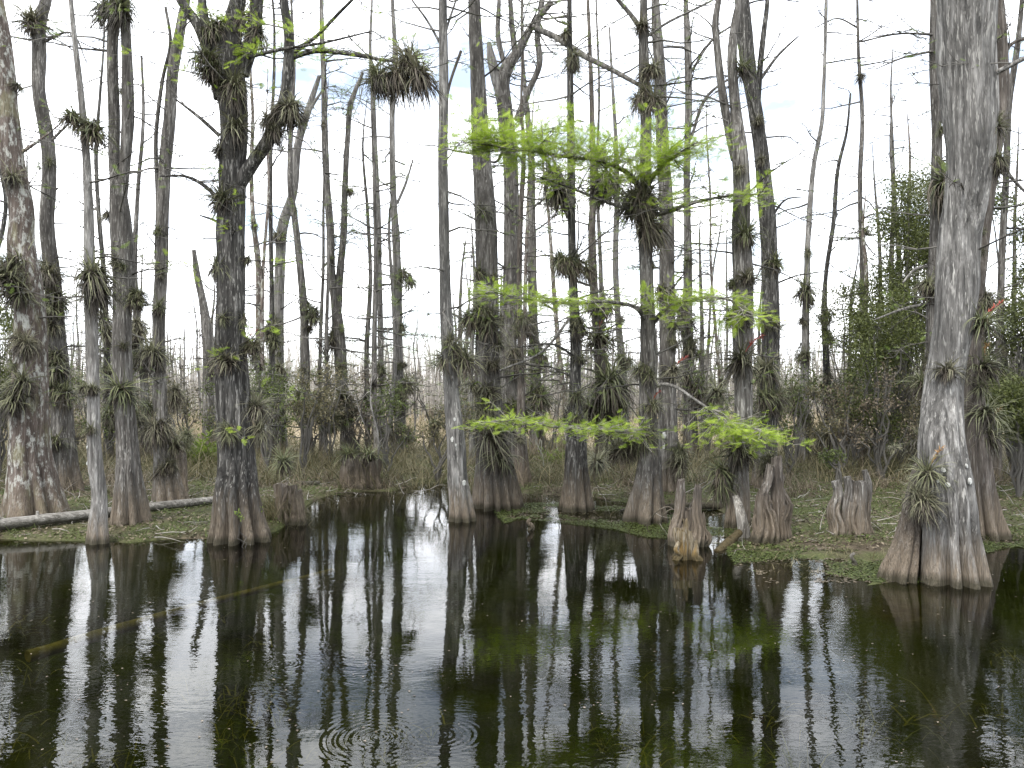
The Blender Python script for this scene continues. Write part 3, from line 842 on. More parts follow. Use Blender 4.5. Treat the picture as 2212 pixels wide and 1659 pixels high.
cypress('T22', 'grey fluted cypress carrying the bright green sprays in the middle of the pool', 'grey fluted cypress with green sprays', 'bark_grey', 1128,
        [(1392, 1128, 98), (1394, 1100, 84), (1400, 1050, 62), (1405, 975, 46), (1401, 895, 39), (1400, 735, 34), (1396, 612, 29), (1395, 485, 28), (1395, 261, 23), (1391, 112, 22), (1391, 0, 16)],
        limbs=[dict(path=[(1408, 838, 10), (1432, 830, 8), (1460, 836, 7), (1492, 857, 6), (1537, 887, 5), (1577, 912, 4), (1640, 928, 3)], seg=10, tw=3, leaf=0, dy=-1.2, mat='bark_pale',
                    spray=dict(n=34, start=.55, length=(.3, .62), dens=8)),
               dict(path=[(1560, 905, 6), (1600, 930, 5), (1650, 950, 3)], seg=8, tw=0, dy=-1.3, mat='bark_pale', spray=dict(n=22, start=.3, length=(.25, .5), dens=8)),
               dict(path=[(1408, 925, 8), (1358, 932, 7), (1299, 929, 6), (1199, 922, 5), (1119, 908, 4), (1050, 912, 2)], seg=8, tw=5, leaf=0, dy=-1.3, mat='bark_pale',
                    spray=dict(n=70, start=.06, length=(.25, .5), dens=7, vert=.06)),
               dict(path=[(1398, 700, 14), (1378, 668, 9), (1320, 652, 7), (1240, 655, 6), (1150, 648, 4), (1060, 630, 2)], seg=8, tw=6, leaf=0, dy=-1.4, spray=dict(n=78, start=.1, length=(.3, .6), dens=6)),
               dict(path=[(1405, 705, 12), (1440, 665, 8), (1510, 645, 6), (1580, 650, 4), (1612, 680, 2)], seg=8, tw=4, leaf=0, dy=-1.3, spray=dict(n=62, start=.05, length=(.3, .65), dens=7)),
               dict(path=[(1392, 430, 13), (1368, 385, 10), (1310, 352, 8), (1220, 338, 7), (1120, 322, 5), (1020, 308, 3)], seg=8, tw=6, leaf=0, dy=-1.5,
                    spray=dict(n=230, start=.1, length=(.35, .85), dens=8, vert=.3, up=.28)),
               dict(path=[(1398, 400, 9), (1430, 360, 8), (1470, 330, 6), (1500, 310, 3)], seg=8, tw=4, leaf=0, dy=-1.2, spray=dict(n=60, start=.05, length=(.3, .6), dens=8, vert=.2, up=.1)),
               dict(path=[(1395, 470, 12), (1440, 458, 10), (1490, 440, 8), (1560, 425, 5), (1640, 420, 3)], seg=8, tw=7, leaf=0, dy=-1.0, spray=dict(n=46, start=.2, length=(.3, .7), dens=5, vert=.2, up=.1)),
               dict(path=[(1385, 460, 9), (1320, 440, 7), (1230, 405, 5), (1160, 380, 3)], seg=8, tw=7, leaf=0, dy=-.9, spray=dict(n=22, start=.3, length=(.3, .5), dens=4)),
               dict(path=[(1388, 70, 11), (1365, 35, 10), (1335, 0, 8)], seg=10, tw=6),
               dict(path=[(1396, 80, 6), (1440, 50, 6), (1490, 25, 5), (1540, 0, 4)], seg=8, tw=6, mat='bark_pale', leaf=.6)],
        flute=.52, fh=.45, lobes=7, twigs=26, leaf=.3, seg=56)
cypress('T23', 'straight grey cypress tight behind and right of the one with green sprays', 'straight cypress behind the green sprays', 'bark_grey', 1072,
        [(1446, 1072, 66), (1446, 1030, 52), (1444, 930, 42), (1442, 735, 35), (1442, 612, 33), (1441, 485, 31), (1430, 299, 26), (1425, 149, 25), (1416, 0, 18)], twigs=34, flute=.35, seg=40)
cypress('T24', 'slender second-row cypress between the middle pair and the right-hand pair', 'slender cypress between trunk pairs', 'bark_grey', 1000,
        [(1492, 1000, 40), (1490, 850, 26), (1486, 695, 22), (1486, 560, 18), (1483, 373, 14), (1487, 224, 15), (1484, 60, 14), (1482, 0, 10)],
        limbs=[dict(path=[(1492, 300, 7), (1530, 205, 6), (1590, 160, 4)], seg=8, tw=4), dict(path=[(1490, 160, 6), (1545, 80, 5), (1610, 40, 3)], seg=8, tw=4)], twigs=34, seg=24, leaf=.5)
cypress('T25', 'pale twin-stemmed cypress ringed with air plants behind the broken stumps', 'ringed cypress behind broken stumps', 'bark_grey', 1138,
        [(1592, 1138, 62), (1594, 1100, 54), (1598, 1000, 46), (1604, 880, 38), (1605, 790, 40), (1606, 695, 45), (1606, 612, 45), (1601, 500, 40), (1600, 410, 35), (1594, 320, 32), (1590, 240, 24), (1580, 120, 20), (1588, 50, 17), (1598, 0, 14)],
        limbs=[dict(path=[(1590, 345, 22), (1575, 280, 20), (1560, 200, 18), (1550, 110, 17), (1545, 50, 15), (1552, 0, 13)], seg=18, tw=8)],
        flute=.35, fh=.4, lobes=7, twigs=12)
cypress('T26', 'tall dark cypress bowing out to the right of the ringed one', 'dark bowed cypress', 'bark_dark', 1065,
        [(1652, 1065, 66), (1655, 1000, 50), (1660, 880, 40), (1664, 775, 38), (1666, 655, 37), (1664, 560, 36), (1655, 450, 35), (1646, 350, 31), (1632, 243, 29), (1616, 150, 31), (1606, 60, 32), (1602, 0, 30)],
        limbs=[dict(path=[(1636, 235, 14), (1642, 150, 13), (1650, 70, 12), (1658, 0, 10)], seg=12, tw=6),
               dict(path=[(1644, 170, 7), (1680, 120, 6), (1725, 78, 3)], seg=8, tw=3),
               dict(path=[(1660, 480, 7), (1700, 430, 4), (1740, 425, 2)], seg=8, tw=4, leaf=.6)], twigs=14, flute=.3, seg=48)
cypress('T27', 'whitish slender cypress leaning right, carrying one big dark air plant midway', 'whitish leaning slender cypress', 'bark_pale', 1010,
        [(1732, 1010, 34), (1736, 880, 24), (1740, 760, 18), (1744, 640, 14), (1747, 485, 12), (1760, 355, 10), (1774, 261, 9), (1779, 187, 8), (1784, 0, 7)], twigs=12, seg=20, leaf=.2)
cypress('T28', 'thin kinked grey cypress with pale foot right of the whitish leaning one', 'thin kinked grey cypress', 'bark_grey', 1005,
        [(1864, 1005, 30), (1867, 938, 19), (1872, 788, 13), (1867, 660, 12), (1863, 560, 11), (1855, 392, 10), (1863, 261, 9), (1853, 120, 7), (1853, 0, 5)],
        limbs=[dict(path=[(1853, 60, 4), (1810, 40, 3), (1760, 60, 2)], seg=6, tw=4), dict(path=[(1860, 90, 4), (1930, 75, 3), (2010, 72, 2)], seg=6, tw=6)], twigs=12, seg=20, leaf=.2)
cypress('T29', 'thin dark stem slanting right between two kinked poles', 'thin dark slanting stem', 'bark_dark', 1000,
        [(1790, 1000, 26), (1788, 860, 16), (1784, 760, 14), (1780, 660, 12), (1784, 597, 9), (1800, 485, 9), (1812, 355, 8), (1828, 290, 6), (1840, 200, 4)], twigs=10, seg=16, leaf=.2)
cypress('T30', 'thin twiggy pole with a white patch left of the big right-hand tree', 'thin pole with white patch', 'bark_grey', 990,
        [(1962, 990, 22), (1957, 873, 11), (1952, 700, 11), (1947, 597, 10), (1934, 430, 8), (1928, 300, 6), (1925, 187, 4), (1928, 100, 2)], twigs=16, seg=16, leaf=.2)
cypress('T31', 'upright grey cypress half hidden behind the left side of the big right-hand tree', 'half-hidden cypress on the right', 'bark_grey', 1105,
        [(2022, 1105, 70), (2020, 1000, 46), (2014, 830, 30), (2012, 660, 26), (2016, 500, 22), (2020, 300, 21), (2021, 120, 20), (2020, 0, 18)],
        limbs=[dict(path=[(2016, 75, 6), (1960, 72, 4), (1880, 80, 2)], seg=8, tw=6), dict(path=[(2016, 110, 6), (1950, 125, 4), (1890, 150, 2)], seg=8, tw=6),
               dict(path=[(2012, 655, 7), (1960, 665, 6), (1890, 690, 3)], seg=8, tw=3, leaf=0, mat='bark_pale'), dict(path=[(2012, 575, 7), (1980, 580, 6), (1950, 610, 4)], seg=8, tw=2, leaf=0, mat='bark_pale')], twigs=14, leaf=.3)
cypress('T33', 'brownish fluted cypress close behind the big right-hand tree', 'brownish cypress behind right-hand tree', 'bark_red', 1162,
        [(2128, 1162, 104), (2124, 1130, 86), (2114, 1060, 64), (2106, 960, 52), (2104, 850, 44), (2106, 720, 40), (2112, 560, 40), (2124, 420, 44), (2136, 300, 54), (2150, 220, 58), (2146, 120, 52), (2140, 0, 42)],
        limbs=[dict(path=[(2160, 150, 8), (2185, 95, 7), (2240, 80, 5)], seg=8, tw=4)], flute=.5, fh=.6, lobes=9, twigs=10)
cypress('T32', 'largest pale grey cypress with flared foot in the water at the right', 'largest pale cypress at right', 'bark_silver', 1254,
        [(2056, 1254, 160), (2055, 1225, 146), (2050, 1170, 128), (2042, 1087, 110), (2034, 959, 95), (2046, 831, 80), (2062, 703, 76), (2072, 612, 84), (2080, 500, 84), (2086, 430, 86), (2090, 300, 96), (2092, 200, 112), (2088, 120, 116), (2084, 0, 114)],
        limbs=[dict(path=[(2085, 175, 15), (2125, 170, 12), (2165, 150, 11), (2230, 118, 9), (2320, 90, 6)], seg=14, tw=4, dy=-.5, mat='bark_pale', top=False)],
        flute=.40, fh=.55, lobes=9, twigs=6, leaf=.2, seg=84, rough=.025)
cypress('T34', 'thin grey cypress at the right edge among dark leafy shrubs', 'thin cypress at right edge', 'bark_grey', 1050,
        [(2148, 1050, 40), (2152, 900, 22), (2160, 700, 15), (2164, 560, 14), (2172, 374, 13), (2180, 224, 13), (2196, 100, 11), (2208, 0, 9)],
        limbs=[dict(path=[(2172, 370, 9), (2195, 395, 7), (2230, 430, 5)], seg=8, tw=3)], twigs=16, leaf=.3, seg=20)
cypress('T35', 'curved dark sapling at the extreme left edge', 'curved sapling at left edge', 'bark_dark', 1010,
        [(-10, 1010, 24), (-6, 800, 14), (-12, 560, 11), (5, 500, 10), (12, 430, 8), (6, 380, 7), (-10, 300, 5)], twigs=8, seg=16)
cypress('T36', 'thin dark pole between the pale waterside trunk and the twin stems', 'thin pole behind twin stems', 'bark_dark', 1010,
        [(236, 1010, 26), (232, 800, 14), (226, 600, 10), (214, 450, 9), (208, 330, 8), (216, 200, 6), (222, 60, 4), (224, 0, 4)], twigs=14, seg=16)
cypress('T37', 'grey thin stem seen through the fork of the twin-stemmed tree', 'thin stem behind fork', 'bark_grey', 1005,
        [(318, 1005, 30), (314, 860, 18), (300, 700, 14), (292, 600, 12), (300, 420, 9), (310, 250, 7), (305, 120, 5)], twigs=10, seg=16)
# the swollen root lobe at the left of the largest tree
T32 = TREES['T32']
rl = T32['root'].location
lob = np.array([(px(1945, 1222, 8.75)[0], 8.75, -0.35, .235), (px(1945, 1222, 8.75)[0], 8.78, 0.02, .225), (px(1953, 1180, 8.8)[0], 8.8, 0.22, .18),
                (px(1966, 1120, 8.85)[0], 8.85, 0.55, .13), (px(1976, 1050, 8.9)[0], 8.9, 0.9, .10), (px(1986, 985, 8.95)[0], 8.95, 1.25, .06)])
lob[:, :3] -= np.array(rl)
link('root_lobe', mesh('root_lobe', trunk_geo(smooth_path(lob, 40), 48, rng, .35, .3, 7, .03)), M['bark_red'], T32['root'], label='brown swollen root lobe at the left of the trunk')

# white lichen discs
for tid, spots in (('T14', [(978, 948, 7), (986, 960, 4), (1003, 1042, 7), (983, 905, 5)]), ('T32', [(2010, 1010, 6), (2063, 1033, 9), (2060, 1002, 5), (2016, 1040, 6), (2000, 1033, 5)]),
                   ('T23', [(1432, 940, 8), (1431, 965, 5)]), ('T3', [(192, 1000, 5), (198, 965, 4)])):
    tr_ = TREES[tid]
    for (x, y, s) in spots:
        p = px(x, y, tr_['Y'])
        k = np.argmin(abs(tr_['path'][:, 2] - p[2]))
        c = tr_['path'][k]
        dx = np.clip(p[0] - c[0], -c[3] * .85, c[3] * .85)
        yy = c[1] - math.sqrt(max(c[3] ** 2 - dx ** 2, 0)) * 1.0
        a = np.arange(12) / 12 * 2 * np.pi
        rr = .75 * s / F * tr_['Y'] * (1 + .2 * rng.uniform(-1, 1, 12))
        nx = dx / c[3]
        ring = np.stack([np.cos(a) * rr * .75, np.cos(a) * rr * nx * .8, np.sin(a) * rr * 1.2], -1)
        V = np.concatenate([ring + [0, .02, 0], ring * .8 + [0, -.012, 0], [[0, -.014, 0]]]) + np.array([c[0] + dx, yy, p[2]]) - np.array(tr_['root'].location)
        j = np.arange(12)
        link('lichen_spot', mesh('lichen_spot', [(V, grid_faces(2, 12)), (V, np.stack([12 + j, 12 + (j + 1) % 12, np.full(12, 24)], -1))]), M['lichen_spot'], tr_['root'])

# ------------------------------------------------------------------ back rows: slender poles, one tree each
POLE_LABEL = {'near': 'slender back-row cypress pole just ', 'mid': 'distant thin cypress pole seen '}
r = np.random.default_rng(5)
poles = []
while len(poles) < 250:
    kind = 'near' if len(poles) < 40 else 'mid'
    x = r.uniform(-70, 2280)
    open_ = 400 < x < 960 or 1690 < x < 1850
    if not (open_ and r.uniform() < (.75 if kind == 'near' else .6)):
        poles.append((x, r.uniform(19, 29) if kind == 'near' else r.uniform(29, 55), kind))
EYE = [(CX + F * t_['path'][np.argmin(abs(t_['path'][:, 2] - H)), 0] / t_['Y'], t_['handle']) for t_ in TREES.values()]
HANDLE_P = {}


def beside(x):
    xn, hn = min(EYE, key=lambda e: abs(e[0] - x))
    return ('left of' if x < xn else 'right of') + ' the ' + hn


for i, (x, Y, kind) in enumerate(poles):
    HANDLE_P['P%d' % i] = beside(x)
    wz = r.uniform(0.09, 0.17) if kind == 'near' else r.uniform(0.07, 0.13)
    w0 = wz * F / Y
    hz = r.uniform(6.0, 12.0) if kind == 'near' else (r.uniform(4.5, 9.5) if i % 3 == 0 else r.uniform(3.8, 6.4))
    row = HOR + F * (H - 0.05) / Y
    zs = [0, .03, .12, .3, .5, .7, .88, 1.0]
    ws = [2.3, 1.5, 1.1, 1.0, .85, .65, .4, .12]
    path, xx = [], x
    lean = r.normal(0, .035)
    for q, ww in zip(zs, ws):
        z = 0.05 + q * hz
        path.append((xx + lean * q * hz * F / Y + r.normal(0, .05) * F / Y * (q > .1), HOR - (z - H) / Y * F, w0 * ww))
    cypress('P%d' % i, POLE_LABEL[kind] + beside(x), None, (['bark_grey', 'bark_pale', 'bark_grey', 'bark_lichen'] if kind == 'near' else ['bark_pale', 'bark_pale', 'bark_grey', 'bark_pale'])[i % 4], row, path, twigs=18 if kind == 'near' else 8, leaf=.8 if kind == 'near' else .4, seg=10 if kind == 'near' else 7,  # mid poles mostly get the pale bark, its lightness replacing distance haze
            flute=.2, fh=.3, lobes=5, Y=Y, twig_z=.7, group='slender cypress poles in the back rows' if kind == 'near' else 'distant cypress poles on the plain')
# big neighbours just outside the picture
for i, (x, Y, lab) in enumerate(((-330, 12.0, 'grey cypress outside the left of the picture, nearer the water'), (-640, 14.5, 'grey cypress outside the left of the picture, farther along the bank'),
                                 (2560, 12.5, 'grey cypress outside the right of the picture, nearer the water'), (2800, 15.0, 'grey cypress outside the right of the picture, farther along the bank'))):
    k = F / Y
    row = HOR + k * (H - .02)
    cypress('N%d' % i, lab, None, 'bark_grey', row, [(x, row, .9 * k), (x, row - .3 * k, .6 * k), (x + 5, row - k, .36 * k), (x - 10, row - 3 * k, .3 * k), (x + 10, row - 6 * k, .24 * k), (x, row - 10 * k, .06 * k)], twigs=20, Y=Y, seg=40)

# far thicket on the plain: nobody could count it
r = np.random.default_rng(9)
n = 9500
Yf = 46 + 90 * r.uniform(0, 1, n) ** 1.3
Xf = (r.uniform(-500, 2700, n) - CX) / F * Yf
S = np.stack([Xf, Yf, np.full(n, 0.0)], -1)
hf = r.uniform(2.6, 6.6, n)
g, pts = multi_twigs(S, np.tile([0, 0, 1.0], (n, 1)), hf, r.uniform(.035, .08, n), r, segs=3, wob=.06)
parts = [(*g, np.repeat(r.uniform(0, 1, n), 12))]
k = 7
q = np.repeat(np.arange(n), k)
t_ = r.uniform(.15, 1, n * k)
S2 = S[q] + (pts[q, 3] - S[q]) * t_[:, None]
az = r.uniform(0, 6.28, n * k)
D2 = np.stack([np.cos(az), np.sin(az), r.uniform(0, .8, n * k)], -1)
parts.append(ribbons(S2, D2, r.uniform(.5, 1.5, n * k) * (1.3 - t_ * .8), np.full(n * k, .04), np.zeros(n * k), r, 1, tipw=.3))
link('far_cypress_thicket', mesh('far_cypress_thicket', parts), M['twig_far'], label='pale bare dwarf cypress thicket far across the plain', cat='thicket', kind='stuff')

# ------------------------------------------------------------------ air plants
PROTO = []


def air_proto(kind, seed):
    r = np.random.default_rng(seed)
    gl, gd = [], []
    k = {'spiky': 1, 'bushy': 3, 'hanging': 3, 'tuft': 1}[kind]
    for c in range(k):
        o = np.zeros(3) if k == 1 else np.array([r.uniform(-.42, .42), r.uniform(-.30, .15), r.uniform(-.45, .35)])
        n = {'spiky': 150, 'bushy': 100, 'hanging': 110, 'tuft': 110}[kind]
        az = r.uniform(0, 6.28, n)
        el = np.arcsin(r.uniform({'tuft': -.8, 'hanging': -.6}.get(kind, -.2), .98, n))
        D = np.stack([np.cos(az) * np.cos(el), np.sin(az) * np.cos(el), np.sin(el)], -1)
        ln = r.uniform(.6, 1.3, n) * (1.0 if k == 1 else .85)
        S = o + r.normal(0, .05, (n, 3))
        gl.append(ribbons(S, D, ln, r.uniform(.035, .06, n), r.uniform(.08, .8, n), r, 6, wob=.09))
        n = {'spiky': 170, 'bushy': 130, 'hanging': 130, 'tuft': 120}[kind]
        az = r.uniform(0, 6.28, n)
        D = np.stack([np.cos(az), np.sin(az), r.uniform(-1.2, .2, n)], -1)
        gd.append(ribbons(o + r.normal(0, .09, (n, 3)), D, r.uniform(.45, 1.0, n) * (1.1 if kind == 'hanging' else .9), r.uniform(.03, .06, n), r.uniform(.3, 1.6, n), r, 5, wob=.2))
    return mesh('air_plant_leaves', gl), mesh('air_plant_dead_leaves', gd)


for kind in ('spiky', 'bushy', 'hanging', 'tuft'):
    for s in range(4):
        a, b = air_proto(kind, 40 + s * 7 + len(kind))
        a.materials.append(M['air_leaf'])
        b.materials.append(M['air_dead'])
        PROTO.append((kind, a, b))


def flower_mesh(seed, mat):
    r = np.random.default_rng(seed)
    P = smooth_path(np.array([(0, 0, 0, .02), (.12, -.1, .5, .016), (.35, -.15, .95, .012), (.7, -.15, 1.25, .006)]), 12)
    n = 34
    idx = r.integers(5, 12, n)
    D = unit(np.stack([r.normal(.5, .5, n), r.normal(0, .5, n), r.normal(.5, .4, n)], -1))
    me = mesh('flower_spike', [tube(P, 5), ribbons(P[idx, :3], D, r.uniform(.15, .3, n), r.uniform(.05, .08, n), np.zeros(n), r, 3)])
    me.materials.append(M[mat])
    return me


FLW = {'red': flower_mesh(1, 'flower'), 'dry': flower_mesh(2, 'flower_dry')}
LOOK = {'spiky': 'spiky', 'bushy': 'bushy', 'hanging': 'shaggy drooping', 'tuft': 'small tufted'}


def plant(kind, p, size, label, group=None, flower=None, seed=0):
    r = random.Random(seed * 31 + int(size * 1000))
    opts = [q for q in PROTO if q[0] == kind]
    _, a, b = opts[seed % len(opts)]
    o = empty('air_plant', p, label, 'air plant', group)
    s = size
    o.rotation_euler = (r.uniform(-.3, .3), r.uniform(-.35, .35), r.uniform(-3.1, 3.1) if kind in ('spiky', 'tuft') else r.uniform(-.6, .6))
    o.scale = (s * r.uniform(.85, 1.2), s * r.uniform(.85, 1.15), s * r.uniform(.75, 1.25))
    link('leaves', a, None, o)
    link('dead_leaves', b, None, o)
    if flower:
        f = link('flower_spike', FLW[flower], None, o)
        f.rotation_euler[2] = r.uniform(-.5, .5) - o.rotation_euler[2]
        f.scale = (.65, .65, .65)
    return o


PL = [  # tree, x, y, diameter in the measuring frame, kind, flower
    ('T1', 42, 390, 62, 's'), ('T1', 45, 575, 100, 'h'), ('T1', 58, 640, 96, 's'), ('T1', 72, 745, 60, 'b'), ('T1', 66, 838, 96, 'b'), ('T1', 40, 185, 44, 't'),
    ('T2', 80, 55, 80, 's'), ('T2', 110, 352, 38, 't'), ('T2', 105, 582, 70, 'h'), ('T2', 124, 648, 76, 'b'), ('T2', 118, 705, 88, 's'), ('T2', 124, 770, 80, 'h'), ('T2', 138, 850, 66, 'b'), ('T2', 130, 955, 76, 's'),
    ('T3', 180, 270, 84, 'b'), ('T3', 196, 590, 104, 'h'), ('T3', 204, 842, 46, 'b'), ('T4', 262, 8, 84, 'h'), ('T4', 232, 462, 52, 't'), ('T4', 258, 565, 46, 't'), ('T4', 270, 842, 110, 's'), ('T4', 265, 192, 42, 't'), ('T4', 292, 640, 62, 'b'),
    ('T36', 226, 700, 66, 'b'), ('T37', 300, 705, 60, 'b'), ('T37', 318, 770, 70, 'b'), ('T36', 240, 900, 80, 's'), ('T37', 316, 900, 70, 'h'),
    ('T5', 345, 668, 54, 's'), ('T5', 338, 772, 72, 'b'), ('T5', 370, 850, 52, 'b'), ('T5', 382, 965, 66, 's'), ('T5', 346, 500, 40, 't'), ('T5', 362, 1000, 60, 'b'), ('T5', 340, 915, 70, 'h'),
    ('T6', 520, 285, 96, 's'), ('T6', 520, 190, 80, 'h'), ('T6', 480, 330, 56, 's'), ('T6', 488, 440, 104, 's'), ('T6', 474, 582, 72, 's', 'dry'), ('T6', 496, 690, 52, 't'), ('T6', 500, 780, 86, 's'), ('T6', 534, 560, 46, 't'), ('T6', 536, 742, 56, 'b', 'red'),
    ('T6', 532, 690, 48, 't'), ('T6', 552, 880, 86, 's'), ('T6', 556, 930, 80, 's'), ('T6', 458, 60, 80, 'h'), ('T6', 545, 40, 80, 'h'), ('T6', 478, 150, 70, 'h'),
    ('T8', 551, 485, 34, 't'), ('T9', 602, 512, 58, 's'), ('T9', 592, 700, 56, 's'), ('T9', 606, 800, 56, 'b'), ('T9c', 640, 455, 20, 't'), ('T9c', 665, 668, 60, 'b'), ('T9c', 655, 860, 90, 's'), ('T9b', 584, 860, 64, 'b'),
    ('T10', 755, 412, 40, 's'), ('T10', 720, 735, 64, 's'), ('T10', 716, 560, 34, 't'), ('T10', 700, 270, 28, 't'), ('T10', 757, 225, 36, 't'), ('T10', 745, 870, 90, 'b'), ('T10', 742, 790, 50, 't'),
    ('T12', 818, 545, 26, 't'), ('T12', 826, 800, 46, 's'), ('T13', 872, 592, 46, 'h'), ('T13', 868, 705, 44, 't'), ('T13', 880, 830, 54, 's'), ('T13', 858, 870, 60, 'b'),
    ('T14', 984, 758, 92, 'h'), ('T15', 1045, 462, 44, 't'), ('T15', 1036, 590, 46, 't'), ('T15', 1038, 680, 76, 'h'), ('T15', 1066, 600, 40, 't'), ('T15', 1062, 790, 60, 's'), ('T15', 1036, 840, 70, 'b'), ('T15', 1062, 940, 120, 's'), ('T15', 1078, 985, 104, 's'), ('T15', 1046, 890, 70, 'b'),
    ('T16', 1117, 682, 56, 'b'), ('T16', 1106, 800, 56, 's'), ('T16', 1110, 880, 80, 'h'), ('T17', 1150, 690, 60, 'h'), ('T17', 1160, 765, 54, 'b'), ('T17', 1160, 850, 80, 'h'), ('T17b', 1124, 690, 40, 't'),
    ('T18', 1222, 74, 46, 's'), ('T18', 1236, 120, 46, 'h'), ('T18', 1224, 385, 100, 'h'), ('T18', 1216, 560, 60, 'h'), ('T18', 1252, 570, 60, 'h'), ('T18', 1246, 700, 54, 'b'), ('T18', 1246, 855, 64, 's'),
    ('T19', 1296, 385, 96, 'h'), ('T19', 1292, 735, 92, 's', 'red'), ('T19', 1300, 815, 110, 'h'), ('T19', 1300, 880, 116, 'h'), ('T19', 1292, 670, 60, 'b'), ('T21', 1340, 690, 40, 't'), ('T21', 1345, 780, 44, 'b'), ('T20', 1303, 640, 30, 't'),
    ('T22', 1386, 60, 56, 's'), ('T22', 1392, 150, 60, 'b'), ('T22', 1396, 205, 64, 'h'), ('T22', 1376, 402, 110, 'h'), ('T22', 1404, 452, 96, 'h'), ('T22', 1408, 878, 66, 's', 'red'), ('T22', 1394, 945, 72, 's'),
    ('T22', 1345, 958, 84, 'b'), ('T23', 1444, 640, 70, 'b'), ('T23', 1452, 700, 56, 't'), ('T23', 1450, 800, 70, 's', 'red'), ('T23', 1462, 985, 60, 'b'), ('T24', 1490, 755, 60, 's'), ('T24', 1482, 565, 44, 't'), ('T24', 1496, 830, 70, 'b'), ('T24', 1480, 690, 60, 'h'),
    ('T25', 1603, 152, 72, 's'), ('T25', 1606, 512, 92, 's'), ('T25', 1606, 605, 70, 's'), ('T25', 1596, 780, 120, 's', 'red'), ('T25', 1590, 690, 60, 'b'), ('T25', 1594, 975, 116, 's'), ('T25', 1570, 1020, 90, 'h'), ('T25', 1592, 370, 44, 't'),
    ('T26', 1634, 268, 46, 's'), ('T26', 1672, 572, 62, 's'), ('T26', 1650, 800, 92, 's'), ('T26', 1640, 350, 40, 't'), ('T26', 1668, 700, 50, 't'), ('T26', 1650, 870, 80, 'b'),
    ('T27', 1740, 628, 84, 's'), ('T27', 1735, 692, 46, 't'), ('T27', 1744, 545, 40, 't'), ('T27', 1730, 770, 44, 't'), ('T27', 1712, 850, 70, 'h'), ('T28', 1856, 168, 36, 't'), ('T28', 1868, 500, 44, 't'), ('T28', 1862, 625, 40, 's'), ('T28', 1862, 700, 50, 'b'), ('T28', 1866, 850, 70, 'h'),
    ('T29', 1782, 682, 54, 's'), ('T29', 1795, 860, 76, 'b'), ('T30', 1945, 810, 70, 's'), ('T31', 2018, 390, 120, 'h'), ('T31', 2024, 285, 44, 't'), ('T31', 2000, 625, 60, 'b'), ('T31', 1990, 830, 90, 's'), ('T31', 2008, 770, 60, 'b'), ('T31', 1996, 950, 80, 'h'),
    ('T32', 2036, 802, 84, 's'), ('T32', 1988, 1020, 90, 's', 'dry'), ('T32', 1970, 1068, 84, 'h'), ('T32', 2115, 545, 34, 't'), ('T32', 2130, 285, 70, 's'), ('T32', 2130, 350, 50, 'h'), ('T32', 2110, 700, 96, 's', 'red'),
    ('T33', 2122, 795, 100, 's', 'dry'), ('T33', 2120, 890, 110, 's'), ('T33', 2134, 945, 100, 's', 'dry'), ('T33', 2126, 645, 60, 'b'), ('T34', 2160, 240, 40, 't'), ('T34', 2156, 820, 60, 's'),
]
KIND = {'s': 'spiky', 'b': 'bushy', 'h': 'hanging', 't': 'tuft'}
ORD = ['topmost', 'second from top', 'third from top', 'fourth from top', 'fifth from top', 'sixth from top', 'seventh from top', 'eighth from top', 'ninth from top', 'tenth from top',
       'eleventh from top', 'twelfth from top', 'thirteenth from top', 'fourteenth from top', 'fifteenth from top', 'sixteenth from top', 'seventeenth from top', 'eighteenth from top', 'nineteenth from top', 'twentieth from top', 'twenty-first from top', 'twenty-second from top', 'twenty-third from top']
rx = np.random.default_rng(404)
for tid, tr_ in TREES.items():                          # the lower trunks are crowded with smaller ones
    if tr_['handle'] is None:
        continue
    W = tr_['path']
    for k in range(3 if tr_['Y'] > 16.5 else 2):
        if tid in ('T3', 'T14', 'T32', 'T7') and k > 0:
            break
        c = W[np.argmin(abs(W[:, 2] - (rx.uniform(1.5, 4.6) if tr_['Y'] < 13 else rx.uniform(.7, 4.2))))]
        PL.append((tid, CX + c[0] / c[1] * F + rx.normal(0, .8) * c[3] / c[1] * F, HOR - (c[2] - H) / c[1] * F, rx.uniform(26, 64) * (14 / max(tr_['Y'], 14)) ** .5, rx.choice(list('ssbtth'))))
by_tree = {}
for e in PL:
    by_tree.setdefault(e[0], []).append(e)
sd = 0
for tid, es in by_tree.items():
    tr_ = TREES[tid]
    es.sort(key=lambda e: e[2])
    for i, e in enumerate(es):
        sd += 1
        x, y, dm, kd = e[1:5]
        fl = e[5] if len(e) > 5 else None
        p = px(x, y, tr_['Y'])
        k_ = np.argmin(abs(tr_['path'][:, 2] - p[2]))
        c = tr_['path'][k_]
        dx = p[0] - c[0]
        rr = c[3]
        p[1] = c[1] - math.sqrt(max(rr * rr - dx * dx, 0)) * 0.95
        if abs(dx) > rr * 2.2 + .05 and tid not in ('T6', 'T10', 'T22', 'T32', 'T4'):
            p[0] = c[0] + math.copysign(rr * 2.2 + .05, dx)
        if tid == 'T32' and abs(dx) > rr * .8:
            p[1] = c[1] - .1
        size = dm / 2 / F * tr_['Y'] * (1.5 if kd in 'hb' else 1.34)
        where = ORD[i] if len(es) > 1 else 'the only one'
        lab = '%s%s air plant, %s on the %s' % ({'red': 'red-flowered ', 'dry': 'orange-flowered ', None: ''}[fl], LOOK[KIND[kd]], where, tr_['handle'])
        plant(KIND[kd], p, size, lab, None, fl, sd)

